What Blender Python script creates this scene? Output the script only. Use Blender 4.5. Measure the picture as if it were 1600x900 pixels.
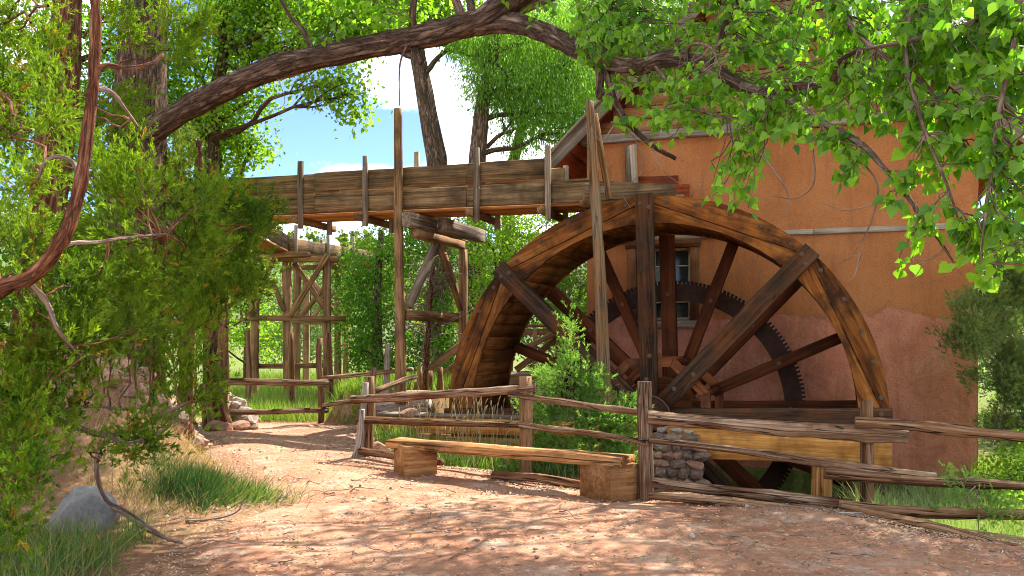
import bpy, bmesh, math, random
import numpy as np
from mathutils import Vector, Matrix, noise

for o in list(bpy.data.objects):
    bpy.data.objects.remove(o)
scene = bpy.context.scene
COL = scene.collection
rad = math.radians
RNG = np.random.default_rng(7)
random.seed(7)

# ------------------------------------------------------------------ camera
FPX, HY, EYE = 1400.0, 533.0, 1.6
cam = bpy.data.cameras.new('camera')
camo = bpy.data.objects.new('camera', cam)
COL.objects.link(camo)
camo.location = (0, 0, EYE)
camo.rotation_euler = (rad(90), 0, 0)
cam.sensor_width = 36.0
cam.lens = 36.0 * FPX / 1600.0
cam.shift_y = (HY - 450.0) / 1600.0
cam.clip_start = 0.05
cam.clip_end = 2000.0
scene.camera = camo

# ------------------------------------------------------------------ world, sun, exposure
SUN_AZ, SUN_EL = 36.0, 51.0          # degrees clockwise from +Y, above horizon
world = bpy.data.worlds.new('World')
scene.world = world
world.use_nodes = True
wt = world.node_tree
wt.nodes.clear()
w_out = wt.nodes.new('ShaderNodeOutputWorld')
w_bg = wt.nodes.new('ShaderNodeBackground')
w_bg.inputs['Strength'].default_value = 0.15
sky = wt.nodes.new('ShaderNodeTexSky')
sky.sky_type = 'NISHITA'
sky.sun_disc = False
sky.sun_elevation = rad(SUN_EL)
sky.sun_rotation = rad(SUN_AZ)
sky.air_density = 0.4
sky.dust_density = 0.0
sky.ozone_density = 3.0
w_tc = wt.nodes.new('ShaderNodeTexCoord')
w_map = wt.nodes.new('ShaderNodeMapping')
w_map.inputs['Scale'].default_value = (1.0, 1.0, 2.1)
w_map.inputs['Location'].default_value = (4.96, 4.2, 2.3)
w_n = wt.nodes.new('ShaderNodeTexNoise')
w_n.inputs['Scale'].default_value = 3.4
w_n.inputs['Detail'].default_value = 9.0
w_n.inputs['Roughness'].default_value = 0.58
w_r = wt.nodes.new('ShaderNodeValToRGB')
w_r.color_ramp.elements[0].position = 0.47
w_r.color_ramp.elements[1].position = 0.57
w_mix = wt.nodes.new('ShaderNodeMix')
w_mix.data_type = 'RGBA'
w_mix.inputs[7].default_value = (6.8, 6.85, 6.9, 1)
wt.links.new(w_tc.outputs['Generated'], w_map.inputs['Vector'])
wt.links.new(w_map.outputs['Vector'], w_n.inputs['Vector'])
wt.links.new(w_n.outputs['Fac'], w_r.inputs['Fac'])
wt.links.new(w_r.outputs['Color'], w_mix.inputs[0])
wt.links.new(sky.outputs['Color'], w_mix.inputs[6])
wt.links.new(w_mix.outputs[2], w_bg.inputs['Color'])
wt.links.new(w_bg.outputs[0], w_out.inputs['Surface'])

sun = bpy.data.lights.new('sun', 'SUN')
sun.energy = 5.0
sun.angle = rad(0.5)
sun.color = (1.0, 0.95, 0.86)
suno = bpy.data.objects.new('sun', sun)
COL.objects.link(suno)
sd = Vector((math.sin(rad(SUN_AZ)) * math.cos(rad(SUN_EL)), math.cos(rad(SUN_AZ)) * math.cos(rad(SUN_EL)), math.sin(rad(SUN_EL))))
suno.rotation_euler = sd.to_track_quat('Z', 'Y').to_euler()
suno.location = sd * 60

scene.view_settings.view_transform = 'Standard'
scene.view_settings.look = 'None'
scene.view_settings.gamma = 1.0
scene.view_settings.use_curve_mapping = False
scene.view_settings.exposure = 1.5
scene.render.engine = 'CYCLES'
scene.cycles.max_bounces = 8
scene.cycles.diffuse_bounces = 5
scene.cycles.transmission_bounces = 5
scene.cycles.transparent_max_bounces = 6
scene.cycles.use_denoising = True
scene.cycles.filter_width = 1.0
try:
    scene.cycles.denoiser = 'OPENIMAGEDENOISE'
except Exception:
    pass

# ------------------------------------------------------------------ frames
def P(x, y, D):
    """a point seen at photo position (x, y), D metres away"""
    return Vector(((x - 800.0) / FPX * D, D, EYE + (HY - y) / FPX * D))

YAW = rad(-20.0)
C0 = Vector((2.28, 14.70, 0.0))
MILL = Matrix.Translation(C0) @ Matrix.Rotation(YAW, 4, 'Z')
MILLI = MILL.inverted()
ID = Matrix.Identity(4)

def mill_at(x, y, b):
    """point on the plane b (mill depth) that is seen at (x, y), in mill coordinates"""
    k = (x - 800.0) / FPX
    c, s = math.cos(YAW), math.sin(YAW)
    # world = C0 + a*(c, s) + b*(-s, c)
    X0, D0 = C0.x - b * s, C0.y + b * c
    a = (k * D0 - X0) / (c - k * s)
    D = D0 + a * s
    return Vector((a, b, EYE + (HY - y) / FPX * D))

def smooth(e0, e1, v):
    t = np.clip((v - e0) / (e1 - e0), 0, 1)
    return t * t * (3 - 2 * t)

# ------------------------------------------------------------------ materials
def nodes(name):
    m = bpy.data.materials.new(name)
    m.use_nodes = True
    nt = m.node_tree
    nt.nodes.clear()
    return m, nt

def nd(nt, typ, props=None, **ins):
    n = nt.nodes.new(typ)
    for k, v in (props or {}).items():
        setattr(n, k, v)
    for k, v in ins.items():
        key = int(k[1:]) if k[0] == '_' and k[1:].isdigit() else k.replace('__', ' ')
        sock = n.inputs[key]
        if isinstance(v, bpy.types.NodeSocket):
            nt.links.new(v, sock)
        else:
            sock.default_value = v
    return n

def c4(c):
    return (c[0], c[1], c[2], 1.0)

def ramp(nt, fac, stops):
    n = nt.nodes.new('ShaderNodeValToRGB')
    nt.links.new(fac, n.inputs[0])
    cr = n.color_ramp
    while len(cr.elements) < len(stops):
        cr.elements.new(0.5)
    for e, (p, c) in zip(cr.elements, stops):
        e.position = p
        e.color = c4(c) if len(c) == 3 else c
    return n.outputs[0]

def mixc(nt, fac, a, b, mode='MIX'):
    n = nt.nodes.new('ShaderNodeMix')
    n.data_type = 'RGBA'
    n.blend_type = mode
    for i, v in ((0, fac), (6, a), (7, b)):
        if isinstance(v, bpy.types.NodeSocket):
            nt.links.new(v, n.inputs[i])
        elif i == 0:
            n.inputs[0].default_value = v
        else:
            n.inputs[i].default_value = c4(v)
    return n.outputs[2]

def mth(nt, op, a, b=0.0, c=None):
    n = nt.nodes.new('ShaderNodeMath')
    n.operation = op
    for i, v in enumerate((a, b) if c is None else (a, b, c)):
        if isinstance(v, bpy.types.NodeSocket):
            nt.links.new(v, n.inputs[i])
        else:
            n.inputs[i].default_value = v
    return n.outputs[0]

def finish(nt, col, rough, height=None, strength=0.4, dist=0.02, spec=0.3, metallic=0.0):
    b = nd(nt, 'ShaderNodeBsdfPrincipled', None, Roughness=rough)
    b.inputs['Specular IOR Level'].default_value = spec
    b.inputs['Metallic'].default_value = metallic
    if isinstance(col, bpy.types.NodeSocket):
        nt.links.new(col, b.inputs['Base Color'])
    else:
        b.inputs['Base Color'].default_value = c4(col)
    if height is not None:
        bm = nd(nt, 'ShaderNodeBump', None, Strength=strength, Distance=dist, Height=height)
        nt.links.new(bm.outputs[0], b.inputs['Normal'])
    o = nt.nodes.new('ShaderNodeOutputMaterial')
    nt.links.new(b.outputs[0], o.inputs[0])
    return b

def wood(name, dark, mid, light, rough=0.75, grain=34.0, along=1.3, stain=None, stain_amt=0.0, bump=0.5, uv=False, crack=0.35, spec=0.12):
    m, nt = nodes(name)
    tc = nt.nodes.new('ShaderNodeTexCoord')
    oi = nt.nodes.new('ShaderNodeObjectInfo')
    off = nd(nt, 'ShaderNodeVectorMath', {'operation': 'SCALE'}, _0=(37.1, 17.3, 23.7))
    nt.links.new(oi.outputs['Random'], off.inputs['Scale'])
    src = tc.outputs['UV'] if uv else tc.outputs['Object']
    add = nd(nt, 'ShaderNodeVectorMath', {'operation': 'ADD'}, _0=src, _1=off.outputs[0])
    sc = (along, grain, grain) if not uv else (grain, along, 1.0)
    mp = nd(nt, 'ShaderNodeMapping', None, Vector=add.outputs[0], Scale=sc)
    n1 = nd(nt, 'ShaderNodeTexNoise', None, Vector=mp.outputs[0], Scale=1.0, Detail=9.0, Roughness=0.7, Distortion=0.5)
    mp2 = nd(nt, 'ShaderNodeMapping', None, Vector=add.outputs[0], Scale=tuple(v * 0.28 for v in sc))
    n2 = nd(nt, 'ShaderNodeTexNoise', None, Vector=mp2.outputs[0], Scale=1.0, Detail=4.0, Roughness=0.55, Distortion=0.35)
    n3 = nd(nt, 'ShaderNodeTexNoise', None, Vector=add.outputs[0], Scale=1.9, Detail=5.0, Roughness=0.6)
    f = mth(nt, 'ADD', mth(nt, 'MULTIPLY', n1.outputs[0], 0.55), mth(nt, 'MULTIPLY', n2.outputs[0], 0.45))
    col = ramp(nt, f, [(0.385, dark), (0.49, mid), (0.60, light)])
    if stain is not None:
        sf = ramp(nt, n3.outputs[0], [(0.46, (0, 0, 0)), (0.66, (stain_amt,) * 3)])
        col = mixc(nt, sf, col, stain)
    # drying cracks along the grain
    mp4 = nd(nt, 'ShaderNodeMapping', None, Vector=add.outputs[0], Scale=(sc[0] * 0.45, sc[1] * 0.55, sc[2] * 0.55))
    n4 = nd(nt, 'ShaderNodeTexNoise', None, Vector=mp4.outputs[0], Scale=1.0, Detail=2.0, Roughness=0.4, Distortion=0.2)
    ck = ramp(nt, mth(nt, 'ABSOLUTE', mth(nt, 'SUBTRACT', n4.outputs[0], 0.5)), [(0.0, (crack,) * 3), (0.02, (0, 0, 0))])
    col = mixc(nt, ck, col, tuple(v * 0.25 for v in dark))
    vr = mth(nt, 'ADD', mth(nt, 'MULTIPLY', oi.outputs['Random'], 0.36), 0.82)
    hs = nd(nt, 'ShaderNodeHueSaturation', None, Color=col, Value=vr, Saturation=1.0)
    hgt = mth(nt, 'SUBTRACT', f, mth(nt, 'MULTIPLY', ck, 0.8))
    finish(nt, hs.outputs[0], rough, hgt, bump, 0.02, spec)
    return m

def bark(name, dark, mid, light, su=9.0, sv=2.2, bump=1.0, dist=0.05, rough=0.9):
    m, nt = nodes(name)
    tc = nt.nodes.new('ShaderNodeTexCoord')
    mp = nd(nt, 'ShaderNodeMapping', None, Vector=tc.outputs['UV'], Scale=(su, sv, 1))
    ns_ = nd(nt, 'ShaderNodeTexNoise', None, Vector=mp.outputs[0], Scale=0.5, Detail=4.0)
    sc_ = nd(nt, 'ShaderNodeVectorMath', {'operation': 'SCALE'}, _0=ns_.outputs['Color'])
    sc_.inputs['Scale'].default_value = 2.4
    mx = nd(nt, 'ShaderNodeVectorMath', {'operation': 'ADD'}, _0=mp.outputs[0], _1=sc_.outputs[0])
    n1 = nd(nt, 'ShaderNodeTexNoise', None, Vector=mx.outputs[0], Scale=1.0, Detail=5.0, Roughness=0.6)
    ridge = mth(nt, 'MULTIPLY', mth(nt, 'ABSOLUTE', mth(nt, 'SUBTRACT', n1.outputs[0], 0.5)), 3.4)
    n2 = nd(nt, 'ShaderNodeTexNoise', None, Vector=mp.outputs[0], Scale=3.1, Detail=8.0, Roughness=0.72)
    n3 = nd(nt, 'ShaderNodeTexNoise', None, Vector=tc.outputs['Object'], Scale=1.7, Detail=3.0)
    f = mth(nt, 'ADD', mth(nt, 'MULTIPLY', mth(nt, 'MINIMUM', ridge, 0.6), 0.75), mth(nt, 'MULTIPLY', n2.outputs[0], 0.55))
    col = ramp(nt, f, [(0.25, dark), (0.46, mid), (0.74, light)])
    va = ramp(nt, n3.outputs[0], [(0.3, (0.7,) * 3), (0.7, (1.2,) * 3)])
    col = mixc(nt, 1.0, col, va, 'MULTIPLY')
    finish(nt, col, rough, f, bump, dist, 0.15)
    return m

def leafmat(name, dark, light, trans=0.5, tint_dry=None, gloss=0.06, tscale=1.25):
    m, nt = nodes(name)
    at = nd(nt, 'ShaderNodeAttribute', {'attribute_name': 'tint'})
    stops = [(0.0, dark), (0.85, light)]
    if tint_dry is not None:
        stops = [(0.0, dark), (0.86, light), (0.95, light), (1.0, tint_dry)]
    col = ramp(nt, at.outputs['Fac'], stops)
    d = nd(nt, 'ShaderNodeBsdfDiffuse', None, Color=col)
    tcol = nd(nt, 'ShaderNodeMix', {'data_type': 'RGBA', 'blend_type': 'MULTIPLY'}, _0=1.0, _6=col, _7=(tscale * 1.04, tscale * 1.12, tscale * 0.5, 1))
    t = nd(nt, 'ShaderNodeBsdfTranslucent', None, Color=tcol.outputs[2])
    mx = nd(nt, 'ShaderNodeMixShader', None, _0=trans, _1=d.outputs[0], _2=t.outputs[0])
    g = nd(nt, 'ShaderNodeBsdfGlossy', None, Color=(1, 1, 1, 1), Roughness=0.42)
    mx2 = nd(nt, 'ShaderNodeMixShader', None, _0=gloss, _1=mx.outputs[0], _2=g.outputs[0])
    o = nt.nodes.new('ShaderNodeOutputMaterial')
    nt.links.new(mx2.outputs[0], o.inputs[0])
    return m

def rockmat(name, dark, mid, light, scale=5.0):
    m, nt = nodes(name)
    tc = nt.nodes.new('ShaderNodeTexCoord')
    oi = nt.nodes.new('ShaderNodeObjectInfo')
    off = nd(nt, 'ShaderNodeVectorMath', {'operation': 'SCALE'}, _0=(31.1, 11.3, 27.7))
    nt.links.new(oi.outputs['Random'], off.inputs['Scale'])
    add = nd(nt, 'ShaderNodeVectorMath', {'operation': 'ADD'}, _0=tc.outputs['Object'], _1=off.outputs[0])
    n1 = nd(nt, 'ShaderNodeTexNoise', None, Vector=add.outputs[0], Scale=scale, Detail=8.0, Roughness=0.65)
    n2 = nd(nt, 'ShaderNodeTexNoise', None, Vector=add.outputs[0], Scale=scale * 7, Detail=4.0, Roughness=0.7)
    f = mth(nt, 'ADD', mth(nt, 'MULTIPLY', n1.outputs[0], 0.7), mth(nt, 'MULTIPLY', n2.outputs[0], 0.3))
    col = ramp(nt, f, [(0.3, dark), (0.5, mid), (0.68, light)])
    vr = mth(nt, 'ADD', mth(nt, 'MULTIPLY', oi.outputs['Random'], 0.5), 0.75)
    hs = nd(nt, 'ShaderNodeHueSaturation', None, Color=col, Value=vr)
    finish(nt, hs.outputs[0], 0.9, f, 0.7, 0.03, 0.15)
    return m

def plain(name, col, rough=0.7, metallic=0.0, var=0.25, scale=14.0):
    m, nt = nodes(name)
    tc = nt.nodes.new('ShaderNodeTexCoord')
    n1 = nd(nt, 'ShaderNodeTexNoise', None, Vector=tc.outputs['Object'], Scale=scale, Detail=6.0, Roughness=0.65)
    c = ramp(nt, n1.outputs[0], [(0.3, tuple(v * (1 - var) for v in col)), (0.7, tuple(min(1, v * (1 + var)) for v in col))])
    finish(nt, c, rough, n1.outputs[0], 0.3, 0.01, 0.3, metallic)
    return m

M = {}
M['flume'] = wood('weathered_flume_board', (0.055, 0.031, 0.015), (0.225, 0.132, 0.063), (0.39, 0.26, 0.14), 0.87, 44, 1.3, (0.07, 0.048, 0.03), 0.75, 0.6)
M['flume_grey'] = wood('grey_weathered_timber', (0.095, 0.062, 0.042), (0.27, 0.20, 0.14), (0.46, 0.37, 0.28), 0.88, 36, 1.2, (0.10, 0.07, 0.05), 0.5, 0.6)
M['flume_warm'] = wood('warm_underside_board', (0.28, 0.085, 0.02), (0.50, 0.18, 0.05), (0.60, 0.27, 0.09), 0.8, 26, 1.0, (0.16, 0.06, 0.02), 0.5, 0.4)
M['post'] = wood('brown_trestle_timber', (0.095, 0.045, 0.019), (0.30, 0.158, 0.070), (0.45, 0.275, 0.145), 0.85, 30, 1.2, (0.10, 0.055, 0.03), 0.6, 0.6)
M['post_log'] = wood('brown_pole_wood', (0.085, 0.040, 0.016), (0.29, 0.150, 0.064), (0.44, 0.265, 0.135), 0.85, 22, 0.9, (0.08, 0.05, 0.03), 0.7, 0.8, uv=True, crack=0.6)
M['pole_log'] = wood('grey_pole_wood', (0.06, 0.036, 0.02), (0.165, 0.105, 0.06), (0.30, 0.21, 0.135), 0.88, 30, 1.0, (0.30, 0.12, 0.03), 0.45, 0.8, uv=True, crack=0.7)
M['rim'] = wood('orange_brown_rim_board', (0.045, 0.013, 0.004), (0.225, 0.072, 0.014), (0.38, 0.145, 0.034), 0.7, 17, 1.5, (0.035, 0.016, 0.008), 0.9, 0.4, crack=0.3)
M['sole'] = wood('brown_sole_plank', (0.07, 0.022, 0.005), (0.19, 0.062, 0.013), (0.30, 0.115, 0.028), 0.75, 24, 1.6, (0.03, 0.015, 0.008), 0.8, 0.45, crack=0.3)
M['spoke'] = wood('dark_brown_spoke', (0.015, 0.008, 0.005), (0.050, 0.027, 0.015), (0.092, 0.052, 0.030), 0.8, 30, 0.9, (0.19, 0.055, 0.014), 0.5, 0.45, crack=0.8, spec=0.15)
M['spoke_red'] = wood('red_brown_spoke', (0.050, 0.013, 0.005), (0.125, 0.034, 0.011), (0.19, 0.060, 0.021), 0.75, 22, 0.9, (0.035, 0.017, 0.01), 0.6, 0.35, crack=0.3)
M['brace_red'] = wood('rust_red_brace', (0.12, 0.032, 0.010), (0.25, 0.075, 0.025), (0.35, 0.13, 0.05), 0.75, 26, 1.0, (0.06, 0.035, 0.025), 0.8, 0.3)
M['gear'] = plain('dark_rusty_iron', (0.046, 0.018, 0.009), 0.75, 0.0, 0.5, 9)
M['tooth'] = plain('black_gear_tooth', (0.022, 0.014, 0.010), 0.7, 0.0, 0.4)
M['iron'] = plain('dull_bolt_iron', (0.13, 0.085, 0.06), 0.65, 0.3, 0.45, 60)
M['fresh'] = wood('yellow_pine_beam', (0.36, 0.125, 0.026), (0.64, 0.285, 0.068), (0.78, 0.44, 0.14), 0.7, 22, 0.8, (0.20, 0.075, 0.02), 0.7, 0.35, crack=0.3)
M['bench'] = wood('orange_bench_timber', (0.13, 0.052, 0.016), (0.35, 0.152, 0.045), (0.55, 0.29, 0.115), 0.8, 34, 0.9, (0.10, 0.042, 0.016), 0.8, 0.7, crack=0.9)
M['block'] = wood('bench_block_timber', (0.21, 0.09, 0.03), (0.36, 0.165, 0.058), (0.48, 0.25, 0.10), 0.85, 44, 1.1, (0.13, 0.058, 0.022), 0.6, 0.5, crack=0.5)
M['rail'] = wood('weathered_rail_wood', (0.045, 0.022, 0.012), (0.24, 0.135, 0.075), (0.47, 0.34, 0.23), 0.9, 42, 1.3, (0.13, 0.052, 0.024), 0.9, 1.0, uv=True, crack=1.0)
M['rail_brown'] = wood('brown_rail_wood', (0.038, 0.018, 0.009), (0.20, 0.102, 0.048), (0.39, 0.245, 0.145), 0.9, 42, 1.3, (0.20, 0.085, 0.036), 0.7, 1.0, uv=True, crack=1.0)
M['deadwood'] = wood('bleached_deadwood', (0.22, 0.17, 0.13), (0.42, 0.35, 0.29), (0.58, 0.52, 0.45), 0.9, 30, 1.0, (0.16, 0.11, 0.08), 0.6, 0.8, uv=True, crack=0.8)
M['redwood'] = wood('dark_red_painted_board', (0.15, 0.026, 0.009), (0.28, 0.05, 0.016), (0.36, 0.085, 0.03), 0.75, 20, 1.0, (0.09, 0.03, 0.02), 0.6, 0.3)
M['siding'] = wood('rust_siding_board', (0.17, 0.06, 0.025), (0.33, 0.13, 0.05), (0.44, 0.22, 0.11), 0.8, 20, 1.0, (0.24, 0.19, 0.15), 0.7, 0.4)
M['barge'] = wood('grey_barge_board', (0.13, 0.10, 0.085), (0.25, 0.20, 0.165), (0.36, 0.30, 0.25), 0.85, 30, 1.0, (0.10, 0.06, 0.04), 0.6, 0.5)
M['trim'] = wood('pale_trim_board', (0.27, 0.19, 0.13), (0.45, 0.35, 0.25), (0.58, 0.48, 0.37), 0.8, 26, 1.0, (0.30, 0.18, 0.11), 0.5, 0.4)
M['wframe'] = wood('brown_window_casing', (0.10, 0.035, 0.014), (0.20, 0.075, 0.03), (0.29, 0.125, 0.055), 0.75, 24, 1.0, (0.05, 0.025, 0.015), 0.6, 0.4)
M['sash'] = wood('peeling_cream_sash', (0.30, 0.17, 0.08), (0.55, 0.42, 0.27), (0.68, 0.58, 0.42), 0.75, 30, 1.5, (0.22, 0.10, 0.05), 0.5, 0.4)
M['bark_cw'] = bark('furrowed_cottonwood_bark', (0.04, 0.024, 0.016), (0.16, 0.098, 0.063), (0.36, 0.24, 0.165), 15.0, 2.0, 1.0, 0.07)
M['bark_twig'] = bark('grey_brown_twig_bark', (0.07, 0.045, 0.03), (0.17, 0.115, 0.08), (0.30, 0.22, 0.165), 40.0, 6.0, 0.6, 0.01)
M['bark_jun'] = bark('red_brown_juniper_bark', (0.05, 0.022, 0.012), (0.24, 0.095, 0.045), (0.46, 0.24, 0.14), 20.0, 2.6, 1.0, 0.04)
M['bark_grey'] = bark('grey_dead_juniper_bark', (0.14, 0.09, 0.065), (0.30, 0.21, 0.16), (0.48, 0.38, 0.30), 30.0, 2.4, 0.9, 0.02)
M['leaf_cw'] = leafmat('cottonwood_leaf', (0.055, 0.165, 0.008), (0.225, 0.42, 0.026), 0.60, None, 0.02, 1.5)
M['leaf_far'] = leafmat('bright_leaf', (0.08, 0.18, 0.012), (0.26, 0.40, 0.035), 0.58, None, 0.012, 1.5)
M['leaf_dark'] = leafmat('dark_green_leaf', (0.03, 0.105, 0.010), (0.14, 0.28, 0.03), 0.52, None, 0.012, 1.45)
M['leaf_pale'] = leafmat('pale_willow_leaf', (0.10, 0.17, 0.06), (0.26, 0.36, 0.15), 0.45, None, 0.03)
M['leaf_willow'] = leafmat('willow_leaf', (0.065, 0.16, 0.015), (0.20, 0.35, 0.04), 0.58, None, 0.012, 1.5)
M['juniper'] = leafmat('yellow_green_juniper', (0.03, 0.085, 0.007), (0.215, 0.32, 0.017), 0.42, (0.34, 0.20, 0.02), 0.01, 1.4)
M['juniper_dk'] = leafmat('deep_green_juniper', (0.05, 0.10, 0.012), (0.18, 0.235, 0.026), 0.45, (0.28, 0.16, 0.03), 0.01, 1.3)
M['juniper_gr'] = leafmat('grey_green_juniper', (0.09, 0.15, 0.045), (0.27, 0.33, 0.11), 0.45, (0.30, 0.22, 0.09), 0.01, 1.25)
M['sapling'] = leafmat('fresh_green_juniper', (0.09, 0.20, 0.04), (0.27, 0.42, 0.10), 0.48, (0.34, 0.36, 0.13), 0.01, 1.35)
M['grass'] = leafmat('bright_meadow_grass', (0.085, 0.17, 0.02), (0.24, 0.33, 0.05), 0.5, (0.42, 0.36, 0.14), 0.03, 1.25)
M['grass_dk'] = leafmat('blue_green_grass', (0.016, 0.055, 0.020), (0.055, 0.125, 0.038), 0.35, (0.26, 0.22, 0.09), 0.01, 1.1)
M['grass_pale'] = leafmat('pale_green_grass', (0.13, 0.20, 0.07), (0.33, 0.42, 0.17), 0.5, (0.5, 0.44, 0.24), 0.03, 1.1)
M['grass_mix'] = leafmat('mixed_green_grass', (0.05, 0.125, 0.022), (0.17, 0.265, 0.05), 0.5, (0.40, 0.33, 0.13), 0.03, 1.25)
M['dry'] = leafmat('dry_stalk', (0.20, 0.13, 0.06), (0.46, 0.36, 0.19), 0.35, (0.55, 0.42, 0.22), 0.02, 1.0)
M['rock'] = rockmat('grey_tan_rock', (0.16, 0.12, 0.10), (0.34, 0.27, 0.22), (0.52, 0.44, 0.38))
M['rock_red'] = rockmat('red_brown_rock', (0.15, 0.075, 0.05), (0.33, 0.18, 0.12), (0.48, 0.31, 0.22))
M['boulder'] = rockmat('pale_grey_boulder', (0.10, 0.09, 0.08), (0.25, 0.235, 0.215), (0.38, 0.36, 0.335), 4.0)
M['mortar'] = plain('grey_mortar', (0.19, 0.15, 0.12), 0.95)
M['slab'] = plain('grey_stone_slab', (0.36, 0.31, 0.26), 0.9)

def glassmat():
    m, nt = nodes('dark_window_glass')
    tc = nt.nodes.new('ShaderNodeTexCoord')
    n1 = nd(nt, 'ShaderNodeTexNoise', None, Vector=tc.outputs['Object'], Scale=9.0, Detail=4.0)
    c = ramp(nt, n1.outputs[0], [(0.3, (0.020, 0.022, 0.026)), (0.7, (0.05, 0.052, 0.055))])
    finish(nt, c, 0.12, n1.outputs[0], 0.03, 0.01, 0.5)
    return m
M['glass'] = glassmat()

def stuccomat():
    m, nt = nodes('tan_and_red_mud_plaster')
    tc = nt.nodes.new('ShaderNodeTexCoord')
    ob = tc.outputs['Object']
    n1 = nd(nt, 'ShaderNodeTexNoise', None, Vector=ob, Scale=1.1, Detail=7.0, Roughness=0.6)
    n2 = nd(nt, 'ShaderNodeTexNoise', None, Vector=ob, Scale=38.0, Detail=5.0, Roughness=0.7)
    n3 = nd(nt, 'ShaderNodeTexNoise', None, Vector=ob, Scale=0.9, Detail=4.0, Roughness=0.55)
    mpv = nd(nt, 'ShaderNodeMapping', None, Vector=ob, Scale=(2.2, 2.2, 0.35))
    n4 = nd(nt, 'ShaderNodeTexNoise', None, Vector=mpv.outputs[0], Scale=2.4, Detail=6.0, Roughness=0.6)
    vo = nd(nt, 'ShaderNodeTexNoise', None, Vector=ob, Scale=2.1, Detail=7.0, Roughness=0.58, Distortion=1.1)
    up = ramp(nt, n1.outputs[0], [(0.3, (0.46, 0.165, 0.058)), (0.5, (0.54, 0.20, 0.073)), (0.7, (0.59, 0.235, 0.092))])
    lo = ramp(nt, vo.outputs[0], [(0.3, (0.53, 0.185, 0.105)), (0.5, (0.65, 0.245, 0.148)), (0.7, (0.70, 0.30, 0.19))])
    sx = nd(nt, 'ShaderNodeSeparateXYZ', None, Vector=ob)
    # the re-plastered lower band ends in an uneven, slanting edge
    edge = mth(nt, 'ADD', mth(nt, 'MULTIPLY', mth(nt, 'SUBTRACT', n3.outputs[0], 0.5), 1.0), mth(nt, 'MULTIPLY', mth(nt, 'SUBTRACT', n1.outputs[0], 0.5), 0.6))
    zz = mth(nt, 'SUBTRACT', sx.outputs['Z'], mth(nt, 'ADD', 2.06, edge))
    msk = ramp(nt, mth(nt, 'ADD', mth(nt, 'MULTIPLY', zz, 12.0), 0.5), [(0.42, (1, 1, 1)), (0.58, (0, 0, 0))])
    col = mixc(nt, msk, up, lo)
    st = ramp(nt, n4.outputs[0], [(0.5, (0, 0, 0)), (0.72, (0.5,) * 3)])
    col = mixc(nt, st, col, (0.30, 0.115, 0.055))
    # splash dirt and flaking near the ground, trowel cracks, worn pale spots
    nck = nd(nt, 'ShaderNodeTexNoise', None, Vector=ob, Scale=1.7, Detail=7.0, Roughness=0.65, Distortion=0.9)
    ckl = ramp(nt, mth(nt, 'ABSOLUTE', mth(nt, 'SUBTRACT', nck.outputs[0], 0.5)), [(0.0, (0.55,) * 3), (0.007, (0, 0, 0))])
    col = mixc(nt, ckl, col, (0.20, 0.08, 0.045))
    wn = ramp(nt, nd(nt, 'ShaderNodeTexNoise', None, Vector=ob, Scale=6.5, Detail=6.0, Roughness=0.7).outputs[0], [(0.62, (0, 0, 0)), (0.74, (0.55,) * 3)])
    col = mixc(nt, wn, col, (0.62, 0.36, 0.23))
    sp = ramp(nt, n2.outputs[0], [(0.35, (0.82,) * 3), (0.65, (1.1,) * 3)])
    col = mixc(nt, 1.0, col, sp, 'MULTIPLY')
    # hairline crack / lip along the patch edge
    lip = ramp(nt, mth(nt, 'ABSOLUTE', zz), [(0.0, (0.35,) * 3), (0.035, (0, 0, 0))])
    col = mixc(nt, lip, col, (0.24, 0.115, 0.055))
    h = mth(nt, 'ADD', mth(nt, 'MULTIPLY', n2.outputs[0], 0.35), mth(nt, 'MULTIPLY', vo.outputs[0], mth(nt, 'ADD', 0.4, mth(nt, 'MULTIPLY', msk, 0.9))))
    h = mth(nt, 'ADD', h, mth(nt, 'MULTIPLY', msk, 0.5))
    finish(nt, col, 0.95, h, 0.6, 0.045, 0.1)
    return m
M['stucco'] = stuccomat()

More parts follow.
